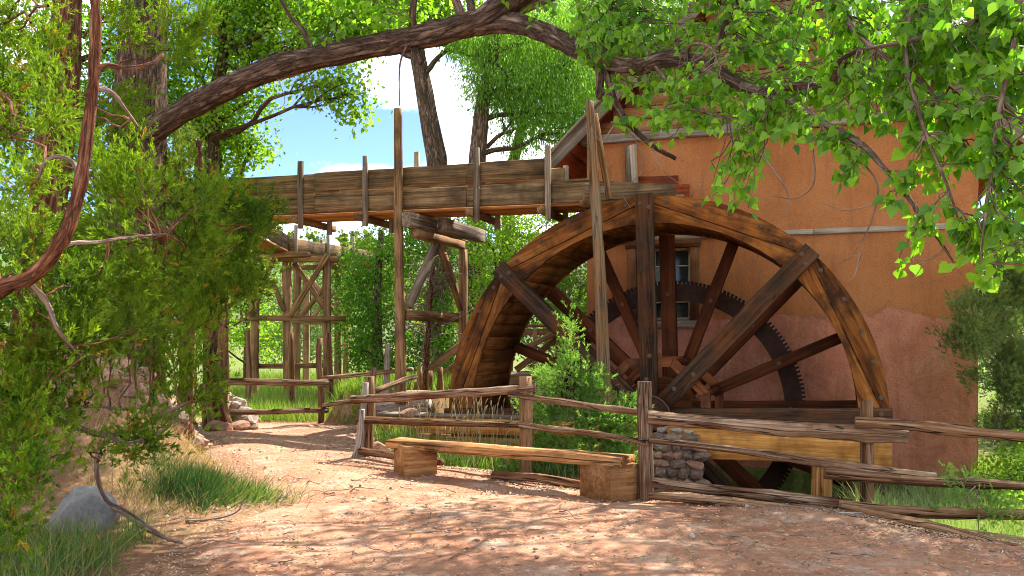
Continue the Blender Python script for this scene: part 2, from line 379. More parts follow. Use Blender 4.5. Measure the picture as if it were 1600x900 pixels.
def dirtmat(name, soil=False):
    m, nt = nodes(name)
    tc = nt.nodes.new('ShaderNodeTexCoord')
    ob = tc.outputs['Object']
    n1 = nd(nt, 'ShaderNodeTexNoise', None, Vector=ob, Scale=0.8, Detail=6.0, Roughness=0.6)
    n2 = nd(nt, 'ShaderNodeTexNoise', None, Vector=ob, Scale=17.0, Detail=7.0, Roughness=0.7)
    n3 = nd(nt, 'ShaderNodeTexNoise', None, Vector=ob, Scale=2.3, Detail=8.0, Roughness=0.7)
    vo = nd(nt, 'ShaderNodeTexVoronoi', None, Vector=ob, Scale=46.0)
    if soil:
        col = ramp(nt, n1.outputs[0], [(0.3, (0.22, 0.11, 0.06)), (0.5, (0.30, 0.16, 0.085)), (0.7, (0.24, 0.16, 0.075))])
        grn = ramp(nt, n3.outputs[0], [(0.3, (0.085, 0.14, 0.025)), (0.7, (0.17, 0.21, 0.045))])
        sp_ = nd(nt, 'ShaderNodeSeparateXYZ', None, Vector=ob)
        gm = mth(nt, 'ADD', mth(nt, 'MULTIPLY', mth(nt, 'SUBTRACT', sp_.outputs['Y'], 16.5), 0.5), mth(nt, 'MULTIPLY', mth(nt, 'SUBTRACT', n3.outputs[0], 0.5), 2.0))
        gm2 = mth(nt, 'MULTIPLY', mth(nt, 'SUBTRACT', sp_.outputs['X'], 3.6), mth(nt, 'GREATER_THAN', sp_.outputs['Y'], 6.0))
        col = mixc(nt, ramp(nt, mth(nt, 'MAXIMUM', gm, gm2), [(0.0, (0, 0, 0)), (1.0, (0.9,) * 3)]), col, grn)
    else:
        col = ramp(nt, n1.outputs[0], [(0.3, (0.31, 0.138, 0.078)), (0.5, (0.41, 0.20, 0.117)), (0.7, (0.47, 0.275, 0.178))])
        pale = ramp(nt, n3.outputs[0], [(0.50, (0, 0, 0)), (0.66, (0.62,) * 3)])
        col = mixc(nt, pale, col, (0.52, 0.39, 0.29))
    gr = ramp(nt, n2.outputs[0], [(0.3, (0.68,) * 3), (0.7, (1.2,) * 3)])
    col = mixc(nt, 1.0, col, gr, 'MULTIPLY')
    pb = ramp(nt, vo.outputs['Color'], [(0.86, (0, 0, 0)), (0.95, (0.5,) * 3)])
    col = mixc(nt, pb, col, (0.55, 0.46, 0.38))
    h = mth(nt, 'ADD', mth(nt, 'MULTIPLY', n2.outputs[0], 0.8), mth(nt, 'MULTIPLY', n3.outputs[0], 0.6))
    finish(nt, col, 0.96, h, 0.7, 0.04, 0.1)
    return m
M['dirt'] = dirtmat('red_dirt')
M['soil'] = dirtmat('grassy_soil', True)
M['hill'] = plain('wooded_hillside', (0.10, 0.12, 0.04), 0.95, 0.0, 0.4, 0.3)

# ------------------------------------------------------------------ object helpers
WM = {}
def put(o, parent, mw):
    COL.objects.link(o)
    if parent is not None:
        o.parent = parent
        o.matrix_basis = WM[parent.name].inverted() @ mw
    else:
        o.matrix_basis = mw
    WM[o.name] = mw.copy()
    return o

def tag(o, label=None, cat=None, group=None, kind=None):
    if label: o['label'] = label
    if cat: o['category'] = cat
    if group: o['group'] = group
    if kind: o['kind'] = kind
    return o

def thing(name, label, cat, mw=ID, group=None):
    o = bpy.data.objects.new(name, None)
    o.empty_display_size = 0.2
    put(o, None, mw if isinstance(mw, Matrix) else Matrix.Translation(Vector(mw)))
    return tag(o, label, cat, group)

def mesh_np(name, verts, faces, mat=None, smooth_=False, uv=None, tint=None):
    """faces: list of (n, k) index arrays"""
    me = bpy.data.meshes.new(name)
    verts = np.asarray(verts, dtype=np.float32)
    faces = [np.asarray(f, dtype=np.int32) for f in faces if len(f)]
    me.vertices.add(len(verts))
    me.vertices.foreach_set('co', verts.ravel())
    loops = np.concatenate([f.ravel() for f in faces])
    tot = np.concatenate([np.full(len(f), f.shape[1], dtype=np.int32) for f in faces])
    st = np.concatenate([[0], np.cumsum(tot)[:-1]]).astype(np.int32)
    me.loops.add(len(loops))
    me.loops.foreach_set('vertex_index', loops)
    me.polygons.add(len(tot))
    me.polygons.foreach_set('loop_start', st)
    me.polygons.foreach_set('loop_total', tot)
    if smooth_:
        me.polygons.foreach_set('use_smooth', np.ones(len(tot), dtype=bool))
    if uv is not None:
        l = me.uv_layers.new(name='UVMap')
        l.data.foreach_set('uv', np.asarray(uv, dtype=np.float32).ravel())
    if tint is not None:
        a = me.attributes.new('tint', 'FLOAT', 'POINT')
        a.data.foreach_set('value', np.asarray(tint, dtype=np.float32))
    me.update(calc_edges=True)
    me.validate()
    if mat is not None:
        me.materials.append(mat)
    return me

def obj(name, me, parent=None, mw=ID):
    return put(bpy.data.objects.new(name, me), parent, mw)

def frame_from(p0, p1, up=Vector((0, 0, 1))):
    x = (p1 - p0).normalized()
    if abs(x.dot(up)) > 0.985:
        up = Vector((0, 1, 0)) if abs(x.y) < 0.9 else Vector((1, 0, 0))
    y = up.cross(x).normalized()
    z = x.cross(y)
    m = Matrix((x, y, z)).transposed().to_4x4()
    m.translation = (p0 + p1) / 2
    return m

def beam_mesh(L, w, h, mat, bev=0.012, seg=None, jit=0.004, bow=0.0, seed=0):
    """timber along local x, w in local y, h in local z, chamfered and slightly uneven"""
    r = np.random.default_rng(seed)
    seg = seg or max(2, min(14, int(L / 0.35)))
    b = min(bev, w * 0.3, h * 0.3)
    cs = np.array([(-w/2+b, -h/2), (w/2-b, -h/2), (w/2, -h/2+b), (w/2, h/2-b), (w/2-b, h/2), (-w/2+b, h/2), (-w/2, h/2-b), (-w/2, -h/2+b)])
    xs = np.linspace(-L/2, L/2, seg + 1)
    V = []
    for i, x in enumerate(xs):
        t = (x / L + 0.5)
        o = math.sin(t * math.pi) * bow
        c = cs + r.normal(0, jit, cs.shape)
        xx = np.full(8, x)
        if i in (0, seg):
            xx = xx + r.normal(0, jit * 0.8, 8)
        V.append(np.stack([xx, c[:, 0], c[:, 1] + o], 1))
    V = np.concatenate(V)
    q = []
    for i in range(seg):
        for k in range(8):
            a, bb = i * 8 + k, i * 8 + (k + 1) % 8
            q.append((a, a + 8, bb + 8, bb))
    q = np.array(q)
    cap0 = np.array([list(range(8))])
    cap1 = np.array([[seg * 8 + k for k in range(7, -1, -1)]])
    return mesh_np('timber', V, [q[:, ::-1], cap0[:, ::-1], cap1[:, ::-1]], mat)

_seed = [100]
def ns():
    _seed[0] += 1
    return _seed[0]

def beam(name, parent, p0, p1, w, h, mat, base=ID, up=Vector((0, 0, 1)), **kw):
    p0, p1 = Vector(p0), Vector(p1)
    me = beam_mesh((p1 - p0).length, w, h, mat, seed=ns(), **kw)
    return obj(name, me, parent, base @ frame_from(p0, p1, Vector(up)))

def tube_np(pts, radii, sides=10, rough=0.06, seed=0, cap=True):
    """tube through points; returns verts, faces, uv"""
    r = np.random.default_rng(seed)
    pts = np.asarray(pts, dtype=float)
    n = len(pts)
    radii = np.asarray(radii, dtype=float)
    T = np.gradient(pts, axis=0)
    T /= np.linalg.norm(T, axis=1)[:, None] + 1e-9
    ref = np.array([0, 0, 1.0]) if abs(T[0][2]) < 0.9 else np.array([1.0, 0, 0])
    X = np.cross(T[0], ref); X /= np.linalg.norm(X)
    V = np.zeros((n, sides, 3))
    ang = np.arange(sides) / sides * 2 * math.pi
    lump = r.normal(0, rough, sides)
    for i in range(n):
        X = X - T[i] * np.dot(X, T[i]); X /= np.linalg.norm(X)
        Y = np.cross(T[i], X)
        rr = radii[i] * (1 + lump + r.normal(0, rough * 0.6, sides))
        V[i] = pts[i] + np.outer(np.cos(ang) * rr, X) + np.outer(np.sin(ang) * rr, Y)
    L = np.concatenate([[0], np.cumsum(np.linalg.norm(np.diff(pts, axis=0), axis=1))])
    rm = max(radii.mean(), 1e-4)
    k = np.arange(sides)
    k2 = (k + 1) % sides
    F = []; UV = []
    for i in range(n - 1):
        F.append(np.stack([i*sides + k, i*sides + k2, (i+1)*sides + k2, (i+1)*sides + k], 1))
        u0 = k / sides * 2 * math.pi * rm
        u1 = (k + 1) / sides * 2 * math.pi * rm
        UV.append(np.stack([np.stack([u0, np.full(sides, L[i])], 1), np.stack([u1, np.full(sides, L[i])], 1),
                            np.stack([u1, np.full(sides, L[i+1])], 1), np.stack([u0, np.full(sides, L[i+1])], 1)], 1))
    F = np.concatenate(F); UV = np.concatenate(UV).reshape(-1, 2)
    faces = [F]
    V = V.reshape(-1, 3)
    if cap:
        faces.append(np.array([list(range(sides - 1, -1, -1))]))
        faces.append(np.array([[(n - 1) * sides + j for j in range(sides)]]))
        cu = np.stack([np.cos(ang) * rm, np.sin(ang) * rm], 1)
        UV = np.concatenate([UV, cu[::-1], cu])
    return V, faces, UV

def tubes_mesh(name, tl, mat, sides=8, rough=0.05, cap=True):
    """several tubes joined into one part: tl = list of (pts, radii)"""
    Vs, Q, C, UQ, UC, off = [], [], [], [], [], 0
    for i, (p, r) in enumerate(tl):
        V, F, UV = tube_np(p, r, sides, rough, seed=i * 7 + 3 + ns(), cap=cap)
        Vs.append(V)
        nq = len(F[0])
        Q.append(F[0] + off)
        UQ.append(UV[:nq * 4])
        if cap:
            C.append(np.concatenate([F[1], F[2]]) + off)
            UC.append(UV[nq * 4:])
        off += len(V)
    faces = [np.concatenate(Q)] + ([np.concatenate(C)] if C else [])
    uv = np.concatenate(UQ + UC)
    return mesh_np(name, np.concatenate(Vs), faces, mat, True, uv)

def smooth_path(pts, n):
    """Catmull-Rom through control points"""
    p = np.asarray([tuple(v) for v in pts], dtype=float)
    p = np.vstack([2 * p[0] - p[1], p, 2 * p[-1] - p[-2]])
    out = []
    m = len(p) - 3
    for t in np.linspace(0, m - 1e-6, n):
        i = int(t); f = t - i
        a, b, c, d = p[i:i+4]
        out.append(0.5 * ((2*b) + (-a + c)*f + (2*a - 5*b + 4*c - d)*f*f + (-a + 3*b - 3*c + d)*f**3))
    return np.array(out)

def log(name, parent, p0, p1, r0, r1, mat, bend=0.03, sides=12, rough=0.07, knots=2, base=ID, twist=None):
    """a fence rail / pole: uneven, slightly bent tube with knots, local x along its length"""
    s = ns()
    r = np.random.default_rng(s)
    p0, p1 = Vector(p0), Vector(p1)
    L = (p1 - p0).length
    n = max(5, int(L / 0.16))
    xs = np.linspace(0, L, n)
    t = xs / L
    off = np.zeros((n, 2))
    for k in (1, 2, 3):
        off += np.outer(np.sin(t * math.pi * k), r.normal(0, bend / k ** 1.3, 2))
    rr = r0 + (r1 - r0) * t
    rr = rr * (1 + 0.035 * np.interp(t, np.linspace(0, 1, 9), r.normal(0, 1, 9)))
    for _ in range(knots):
        c = r.uniform(0.05, 0.95)
        rr = rr * (1 + r.uniform(0.06, 0.16) * np.exp(-((t - c) * L / 0.06) ** 2))
    pts = np.stack([xs - L / 2, off[:, 0], off[:, 1]], 1)
    V, F, UV = tube_np(pts, rr, sides, rough, s)
    me = mesh_np('log', V, F, mat, True, UV)
    return obj(name, me, parent, base @ frame_from(p0, p1))

def prism_mesh(poly, y0, y1, mat, smooth_=False):
    """polygon in the local xz plane, extruded from y0 to y1"""
    n = len(poly)
    V = [(x, y0, z) for x, z in poly] + [(x, y1, z) for x, z in poly]
    me = bpy.data.meshes.new('board')
    F = [tuple(range(n)), tuple(range(2 * n - 1, n - 1, -1))] + [(i, n + i, n + (i + 1) % n, (i + 1) % n) for i in range(n)]
    F = [f[::-1] if k >= 0 else f for k, f in enumerate(F)]
    me.from_pydata(V, [], F)
    bm = bmesh.new(); bm.from_mesh(me)
    bmesh.ops.recalc_face_normals(bm, faces=bm.faces)
    bm.to_mesh(me); bm.free()
    me.materials.append(mat)
    return me

def box_mesh(sx, sy, sz, mat, bev=0.0):
    bm = bmesh.new()
    bmesh.ops.create_cube(bm, size=1.0)
    for v in bm.verts:
        v.co.x *= sx; v.co.y *= sy; v.co.z *= sz
    if bev > 0:
        bmesh.ops.bevel(bm, geom=list(bm.edges), offset=bev, segments=1, affect='EDGES')
    me = bpy.data.meshes.new('block')
    bm.to_mesh(me); bm.free()
    me.materials.append(mat)
    return me

# vectorised scatter of a small template
def frames(d, nrm):
    d = d / (np.linalg.norm(d, axis=1)[:, None] + 1e-9)
    y = np.cross(nrm, d)
    y /= np.linalg.norm(y, axis=1)[:, None] + 1e-9
    z = np.cross(d, y)
    return np.stack([d, y, z], 2)

def scatter(tv, tf, pos, R, sc, tint):
    """tv (k,3), tf list of faces arrays; returns verts, faces, tint"""
    k = len(tv); n = len(pos)
    sc = np.asarray(sc)
    if sc.ndim == 1:
        sc = np.repeat(sc[:, None], 3, 1)
    V = np.einsum('nij,nkj->nki', R, tv[None] * sc[:, None, :]) + pos[:, None, :]
    off = (np.arange(n) * k)[:, None, None]
    F = [(np.asarray(f)[None] + off).reshape(-1, np.asarray(f).shape[1]) for f in tf]
    return V.reshape(-1, 3), F, np.repeat(tint, k)

def join_sc(parts):
    V, F, T, off = [], {}, [], 0
    for v, f, t in parts:
        V.append(v); T.append(t)
        for a in f:
            F.setdefault(a.shape[1], []).append(a + off)
        off += len(v)
    return np.concatenate(V), [np.concatenate(F[k]) for k in sorted(F)], np.concatenate(T)

LEAF_Q = (np.array([(0, 0, 0), (0.5, 0.36, 0.06), (1, 0, 0), (0.5, -0.36, 0.06)]), [np.array([(0, 1, 2, 3)])])
LEAF_N = (np.array([(0, 0, 0), (0.45, 0.13, 0.03), (1, 0, -0.05), (0.45, -0.13, 0.03)]), [np.array([(0, 1, 2, 3)])])
# heart-shaped cottonwood leaf, folded a little along the midrib, with its petiole
LEAF_H = (np.array([(0, 0, 0), (-0.06, 0.28, 0.04), (0.18, 0.50, 0.08), (0.46, 0.40, 0.06), (0.74, 0.18, 0.0), (1.04, 0.0, -0.06),
                    (0.74, -0.18, 0.0), (0.46, -0.40, 0.06), (0.18, -0.50, 0.08), (-0.06, -0.28, 0.04), (0.45, 0, -0.03),
                    (-0.75, 0.014, 0.10), (-0.75, -0.014, 0.10)]),
          [np.array([(0, 1, 2), (0, 2, 10), (2, 3, 10), (3, 4, 10), (4, 5, 10), (5, 6, 10), (6, 7, 10), (7, 8, 10), (8, 0, 10), (8, 9, 0), (0, 11, 12)])])
BLADE = (np.array([(0, 0.5, 0), (0, -0.5, 0), (0.55, 0.36, 0.06), (0.55, -0.36, 0.06), (1.0, 0, 0.26)]), [np.array([(0, 1, 3, 2)]), np.array([(2, 3, 4)])])

def sprig_template(seed, n=16, spread=0.6):
    """a juniper spray: a short stem with thin scaly branchlets, length 1 along x"""
    r = np.random.default_rng(seed)
    V, F = [], []
    def quad(p, d, L, w):
        d = d / np.linalg.norm(d)
        s = np.cross(d, r.normal(0, 1, 3)); s /= np.linalg.norm(s)
        i = len(V)
        V.extend([p, p + d * L * 0.45 + s * w, p + d * L, p + d * L * 0.45 - s * w])
        F.append((i, i + 1, i + 2, i + 3))
    quad(np.zeros(3), np.array([1, 0, 0.0]), 1.0, 0.03)
    for i in range(n):
        t = r.uniform(0.08, 0.85)
        a = r.uniform(0, 2 * math.pi)
        d = np.array([0.9, math.cos(a) * spread, math.sin(a) * spread]) + r.normal(0, 0.15, 3)
        quad(np.array([t, 0, 0]), d, r.uniform(0.28, 0.55) * (1.1 - 0.5 * t), r.uniform(0.028, 0.05))
    return np.array(V), [np.array(F)]
SPRIGS = [sprig_template(s) for s in range(6)]

def rand_dirs(n, r):
    v = r.normal(0, 1, (n, 3))
    return v / np.linalg.norm(v, axis=1)[:, None]

def in_blob(n, c, rad3, r, shell=0.55):
    d = rand_dirs(n, r)
    f = r.uniform(0, 1, n) ** (1.0 / 3)
    f = shell + (1 - shell) * f if shell > 0 else f
    k = r.uniform(0, 1, n) < 0.72
    f = np.where(k, f, r.uniform(0.1, 1, n))
    return np.asarray(c) + d * f[:, None] * np.asarray(rad3), d

def sprig_cloud(pos, d, size, r, tint_base=0.5, droop=0.0):
    n = len(pos)
    parts = []
    which = r.integers(0, len(SPRIGS), n)
    for k in range(len(SPRIGS)):
        m = which == k
        if not m.any(): continue
        c = int(m.sum())
        dd = d[m] + r.normal(0, 0.45, (c, 3)) + np.array([0, 0, 0.25 - droop])
        tv, tf = SPRIGS[k]
        t = np.clip(tint_base[m] if isinstance(tint_base, np.ndarray) else tint_base + r.normal(0, 0.2, c), 0, 1)
        parts.append(scatter(tv, tf, pos[m], frames(dd, rand_dirs(c, r)), size * r.uniform(0.6, 1.3, c), t))
    return join_sc(parts)

# ================================================================== SETTING: ground, path, hill
XL = (np.array([-5, 4, 6, 9, 11, 13, 14.5, 16, 18, 30]), np.array([-2.2, -2.4, -2.6, -2.7, -3.5, -4.55, -5.1, -5.9, -6.6, -9]))
XR = (np.array([-5, 5.0, 6.2, 7.2, 8.3, 8.95, 9.3, 10.7, 12.2, 13.2, 15, 18, 30]), np.array([9, 6.6, 5.0, 3.95, 3.3, 2.6, 1.25, 0.15, -1.75, -2.0, -2.35, -3.0, -6]))
def gh(x, y):
    x = np.asarray(x, dtype=float); y = np.asarray(y, dtype=float)
    c, s = math.cos(YAW), math.sin(YAW)
    dx, dy = x - C0.x, y - C0.y
    a = dx * c + dy * s
    b = -dx * s + dy * c
    z = 0.025 * np.sin(x * 1.3 + 1.0) * np.cos(y * 0.9) + 0.012 * np.sin(x * 3.7 + y * 2.1)
    xl = np.interp(y, *XL)
    near = smooth(7.5, 11.5, y)
    d = xl - x
    bank = (smooth(-0.1, 1.5, d) * 1.35 + smooth(1.2, 7, d) * 1.6) * (1 - smooth(15.0, 16.6, y + 0.25 * (x + 5.0))) * near
    bank += smooth(0.6, 5, d) * 0.6 * (1 - near)
    z = z + bank
    ye = np.interp(x, [0.6, 1.2, 2.8, 3.4, 3.9, 5.0, 7.0], [9.6, 9.35, 9.2, 8.7, 7.6, 6.3, 5.0])
    z = z - 0.78 * smooth(0.0, 2.3, y - ye) * smooth(0.75, 1.9, x) * (1 - smooth(24, 34, y))
    z = z - 0.12 * smooth(0.3, 1.6, y - 10.6) * smooth(-1.9, -1.0, x) * (1 - smooth(0.75, 1.9, x)) * (1 - smooth(16, 18, y))
    mound = smooth(-6.6, -6.1, a) * (1 - smooth(-2.0, -1.4, a)) * smooth(0.42, 0.6, b) * (1 - smooth(5, 8, b))
    z = np.where(mound > 0, z * (1 - mound) + 0.56 * mound, z)
    pit = smooth(-4.15, -4.0, a) * (1 - smooth(3.78, 3.9, a)) * smooth(-0.47, -0.33, b) * (1 - smooth(2.72, 2.82, b))
    z = z * (1 - pit) - 3.7 * pit
    z = z + 0.9 * smooth(40, 110, y) + 0.004 * np.maximum(y - 60, 0)
    return z

def ghs(x, y):
    return float(gh(np.array([x]), np.array([y]))[0])

def axis(lo, hi, step, far_lo, far_hi):
    a = list(np.arange(lo, hi + 1e-6, step))
    st = step; v = hi
    while v < far_hi:
        st *= 1.22; v += st; a.append(min(v, far_hi))
    st = step; v = lo; pre = []
    while v > far_lo:
        st *= 1.22; v -= st; pre.append(max(v, far_lo))
    return np.array(pre[::-1] + a)
gx = axis(-9.5, 10.0, 0.11, -500, 500)
gy = axis(2.0, 21.0, 0.11, -60, 700)
GX, GY = np.meshgrid(gx, gy)
GZ = gh(GX, GY)
nx, ny = len(gx), len(gy)
ii = (np.arange(ny - 1)[:, None] * nx + np.arange(nx - 1)[None]).ravel()
ground = obj('ground', mesh_np('ground', np.stack([GX.ravel(), GY.ravel(), GZ.ravel()], 1), [np.stack([ii, ii + 1, ii + nx + 1, ii + nx], 1)], M['soil'], True))
tag(ground, kind='structure')

py = np.arange(0.5, 18.6, 0.13)
pw = 90
t = np.linspace(0, 1, pw)
rr_ = np.random.default_rng(3)
wl = np.interp(py, XL[0], XL[1]) + 0.12 * np.sin(py * 2.3) + 0.07 * np.sin(py * 5.1 + 1)
wr = np.interp(py, XR[0], XR[1]) + 0.08 * np.sin(py * 2.9 + 2) + 0.05 * np.sin(py * 6.3)
PXg = wl[:, None] + (wr - wl)[:, None] * t[None]
PYg = np.repeat(py[:, None], pw, 1)
edge = np.minimum(np.minimum(t, 1 - t)[None] * (wr - wl)[:, None], np.minimum(PYg - 0.5, 18.6 - PYg))
bumps = 0.012 * np.sin(PXg * 4.1 + 3 * np.sin(PYg * 1.7)) + 0.008 * np.sin(PYg * 7.3 + PXg * 2.0)
PZg = gh(PXg, PYg) + 0.022 + bumps - 0.09 * (1 - smooth(0.0, 0.45, edge))
nyp = len(py)
ii = (np.arange(nyp - 1)[:, None] * pw + np.arange(pw - 1)[None]).ravel()
path = obj('path', mesh_np('path', np.stack([PXg.ravel(), PYg.ravel(), PZg.ravel()], 1), [np.stack([ii, ii + 1, ii + pw + 1, ii + pw], 1)], M['dirt'], True))
tag(path, kind='structure')

hx = np.linspace(-260, 200, 90); hy = np.linspace(85, 330, 40)
HX, HYg = np.meshgrid(hx, hy)
HZ = -2 + 24 * smooth(90, 230, HYg) + 9 * smooth(-20, -160, HX) * smooth(90, 180, HYg) + 3.0 * np.sin(HX * 0.045 + 1.2) * smooth(95, 180, HYg) + 1.5 * np.sin(HX * 0.11) + 6
HZ = np.where(HYg <= 86, -3, HZ - 4)
ii = (np.arange(39)[:, None] * 90 + np.arange(89)[None]).ravel()
hill = obj('hill', mesh_np('hill', np.stack([HX.ravel(), HYg.ravel(), HZ.ravel()], 1), [np.stack([ii, ii + 1, ii + 91, ii + 90], 1)], M['hill'], True))
tag(hill, kind='structure')

# ================================================================== MILL BUILDING
BW = 2.95                                    # depth of the wall plane behind the wheel's front
aL, aR = mill_at(917, 500, BW).x, mill_at(1528, 500, BW).x
ZB, ZT = -1.8, 5.55
mill = thing('mill_building', 'red and tan mud-plastered mill building with gabled roof behind the water wheel', 'building', MILL @ Matrix.Translation((aL, BW, ZB)))
wx0, wx1 = mill_at(981, 450, BW).x, mill_at(1092, 450, BW).x
wz1, wz0 = mill_at(1036, 374, BW).z, mill_at(1036, 511, BW).z
def wall_front():
    xs = sorted(set(list(np.linspace(aL, wx0, 12)) + list(np.linspace(wx0, wx1, 4)) + list(np.linspace(wx1, aR, 22))))
    zs = sorted(set(list(np.linspace(ZB, wz0, 12)) + list(np.linspace(wz0, wz1, 5)) + list(np.linspace(wz1, ZT, 9))))
    r = np.random.default_rng(5)
    V, F, idx = [], [], {}
    def vid(x, y, z, wob=0.0):
        k = (round(x, 4), round(y, 3), round(z, 4))
        if k not in idx:
            idx[k] = len(V); V.append((x, y + wob, z))
        return idx[k]
    for i in range(len(xs) - 1):
        for j in range(len(zs) - 1):
            if xs[i] >= wx0 - 1e-6 and xs[i + 1] <= wx1 + 1e-6 and zs[j] >= wz0 - 1e-6 and zs[j + 1] <= wz1 + 1e-6:
                continue
            q = [(xs[i], zs[j]), (xs[i + 1], zs[j]), (xs[i + 1], zs[j + 1]), (xs[i], zs[j + 1])]
            F.append([vid(x, BW, z, 0.02 * noise.noise(Vector((x * 1.1, z * 1.1, 3.0)))) for x, z in q])
    # window reveal
    for (x0, z0, x1, z1) in ((wx0, wz0, wx1, wz0), (wx1, wz0, wx1, wz1), (wx1, wz1, wx0, wz1), (wx0, wz1, wx0, wz0)):
        i = len(V)
        V.extend([(x0, BW, z0), (x1, BW, z1), (x1, BW + 0.35, z1), (x0, BW + 0.35, z0)])
        F.append([i, i + 1, i + 2, i + 3])
    # side and back walls, with slightly ragged corners
    D2 = BW + 7.5
    n = 26
    for side in (aL, aR):
        zz = np.linspace(ZB, ZT, n)
        i = len(V)
        for z in zz:
            V.append((side, BW, z)); V.append((side, D2, z))
        for k in range(n - 1):
            F.append([i + 2*k, i + 2*k + 1, i + 2*k + 3, i + 2*k + 2])
    i = len(V)
    V.extend([(aL, D2, ZB), (aR, D2, ZB), (aR, D2, ZT), (aL, D2, ZT)]); F.append([i, i + 1, i + 2, i + 3])
    V2 = []
    for (x, y, z) in V:
        if abs(x - aR) < 1e-5 and y < BW + 0.1:
            x += 0.018 * noise.noise(Vector((z * 5, 1, 7))) + 0.008 * noise.noise(Vector((z * 17, 5, 7)))
        V2.append((x, y, z))
    me = bpy.data.meshes.new('wall')
    me.from_pydata(V2, [], F)
    bm = bmesh.new(); bm.from_mesh(me)
    bmesh.ops.remove_doubles(bm, verts=bm.verts, dist=0.0005)
    bmesh.ops.recalc_face_normals(bm, faces=bm.faces)
    bm.to_mesh(me); bm.free()
    me.materials.append(M['stucco'])
    return me
wall = obj('wall', wall_front(), mill, MILL)
# window: casing, two sashes with small panes
win = obj('window', box_mesh(wx1 - wx0 - 0.01, 0.03, wz1 - wz0 - 0.01, M['glass']), mill, MILL @ Matrix.Translation(((wx0 + wx1) / 2, BW + 0.20, (wz0 + wz1) / 2)))
cw = 0.165
beam('casing', win, (wx0 + cw / 2, BW + 0.01, wz0 + 0.003), (wx0 + cw / 2, BW + 0.01, wz1 - cw), 0.12, cw, M['wframe'], MILL, up=(1, 0, 0))
beam('casing', win, (wx1 - cw / 2, BW + 0.01, wz0 + 0.13), (wx1 - cw / 2, BW + 0.01, wz1 - cw), 0.12, cw, M['wframe'], MILL, up=(1, 0, 0))
beam('casing', win, (wx0 - 0.04, BW + 0.005, wz1 - cw / 2), (wx1 + 0.04, BW + 0.005, wz1 - cw / 2), 0.14, cw, M['wframe'], MILL)
beam('sill', win, (wx0 + cw + 0.003, BW - 0.005, wz0 + 0.05), (wx1 + 0.05, BW - 0.005, wz0 + 0.05), 0.16, 0.15, M['flume_grey'], MILL)
ix0, ix1, iz0, iz1 = wx0 + cw, wx1 - cw, wz0 + 0.13, wz1 - cw
for zc in (iz0 + 0.03, (iz0 + iz1) / 2, iz1 - 0.03):
    beam('sash', win, (ix0, BW + 0.115, zc), (ix1, BW + 0.115, zc), 0.05, 0.055, M['sash'], MILL, bev=0.006, jit=0.001)
for xc in (ix0 + 0.025, ix1 - 0.025):
    beam('sash', win, (xc, BW + 0.11, iz0), (xc, BW + 0.11, iz1), 0.045, 0.05, M['sash'], MILL, up=(1, 0, 0), bev=0.006, jit=0.001)
for k in (1, 2):
    xc = ix0 + (ix1 - ix0) * k / 3
    beam('muntin', win, (xc, BW + 0.118, iz0), (xc, BW + 0.118, iz1), 0.03, 0.026, M['sash'], MILL, up=(1, 0, 0), bev=0.004, jit=0.001)
for k in (1, 3):
    zc = iz0 + (iz1 - iz0) * k / 4
    beam('muntin', win, (ix0, BW + 0.121, zc), (ix1, BW + 0.121, zc), 0.03, 0.026, M['sash'], MILL, bev=0.004, jit=0.001)
for i in range(3):
    for j in range(4):
        px_ = ix0 + (ix1 - ix0) * (i + 0.5) / 3; pz_ = iz0 + (iz1 - iz0) * (j + 0.5) / 4
        o = obj('pane', box_mesh((ix1 - ix0) / 3 - 0.01, 0.006, (iz1 - iz0) / 4 - 0.01, M['glass']), win, MILL @ Matrix.Translation((px_, BW + 0.135, pz_)) @ Matrix.Rotation(rad(random.uniform(-0.8, 0.8)), 4, 'Z') @ Matrix.Rotation(rad(random.uniform(-0.8, 0.8)), 4, 'X'))
# pale horizontal trim board set into the plaster
tz = mill_at(1233, 363.5, BW).z
beam('trim_board', mill, (aL + 0.002, BW - 0.012, tz), (2.45, BW - 0.012, tz), 0.10, 0.10, M['trim'], MILL)
beam('trim_board', mill, (2.456, BW - 0.008, tz - 0.005), (aR - 0.45, BW - 0.008, tz + 0.005), 0.10, 0.105, M['trim'], MILL)
# dark red timber blocks behind the flume mouth
beam('wall_plank', mill, mill_at(985, 288, BW - 0.06) , mill_at(1059, 287, BW - 0.06), 0.10, 0.30, M['redwood'], MILL)
beam('wall_plank', mill, mill_at(1040, 304, BW - 0.09) , mill_at(1076, 303, BW - 0.09), 0.09, 0.38, M['redwood'], MILL)
for sx_, lean in ((982, 0.0), (991, 0.05)):
    q = mill_at(sx_, 240, BW - 0.12)
    beam('wall_strut', mill, (q.x + lean, q.y - (0.1 if lean else 0), tz + 0.8), (q.x, q.y - (0.1 if lean else 0), ZT - 0.1), 0.07, 0.13, M['flume_grey' if not lean else 'trim'], MILL, up=(1, 0, 0))
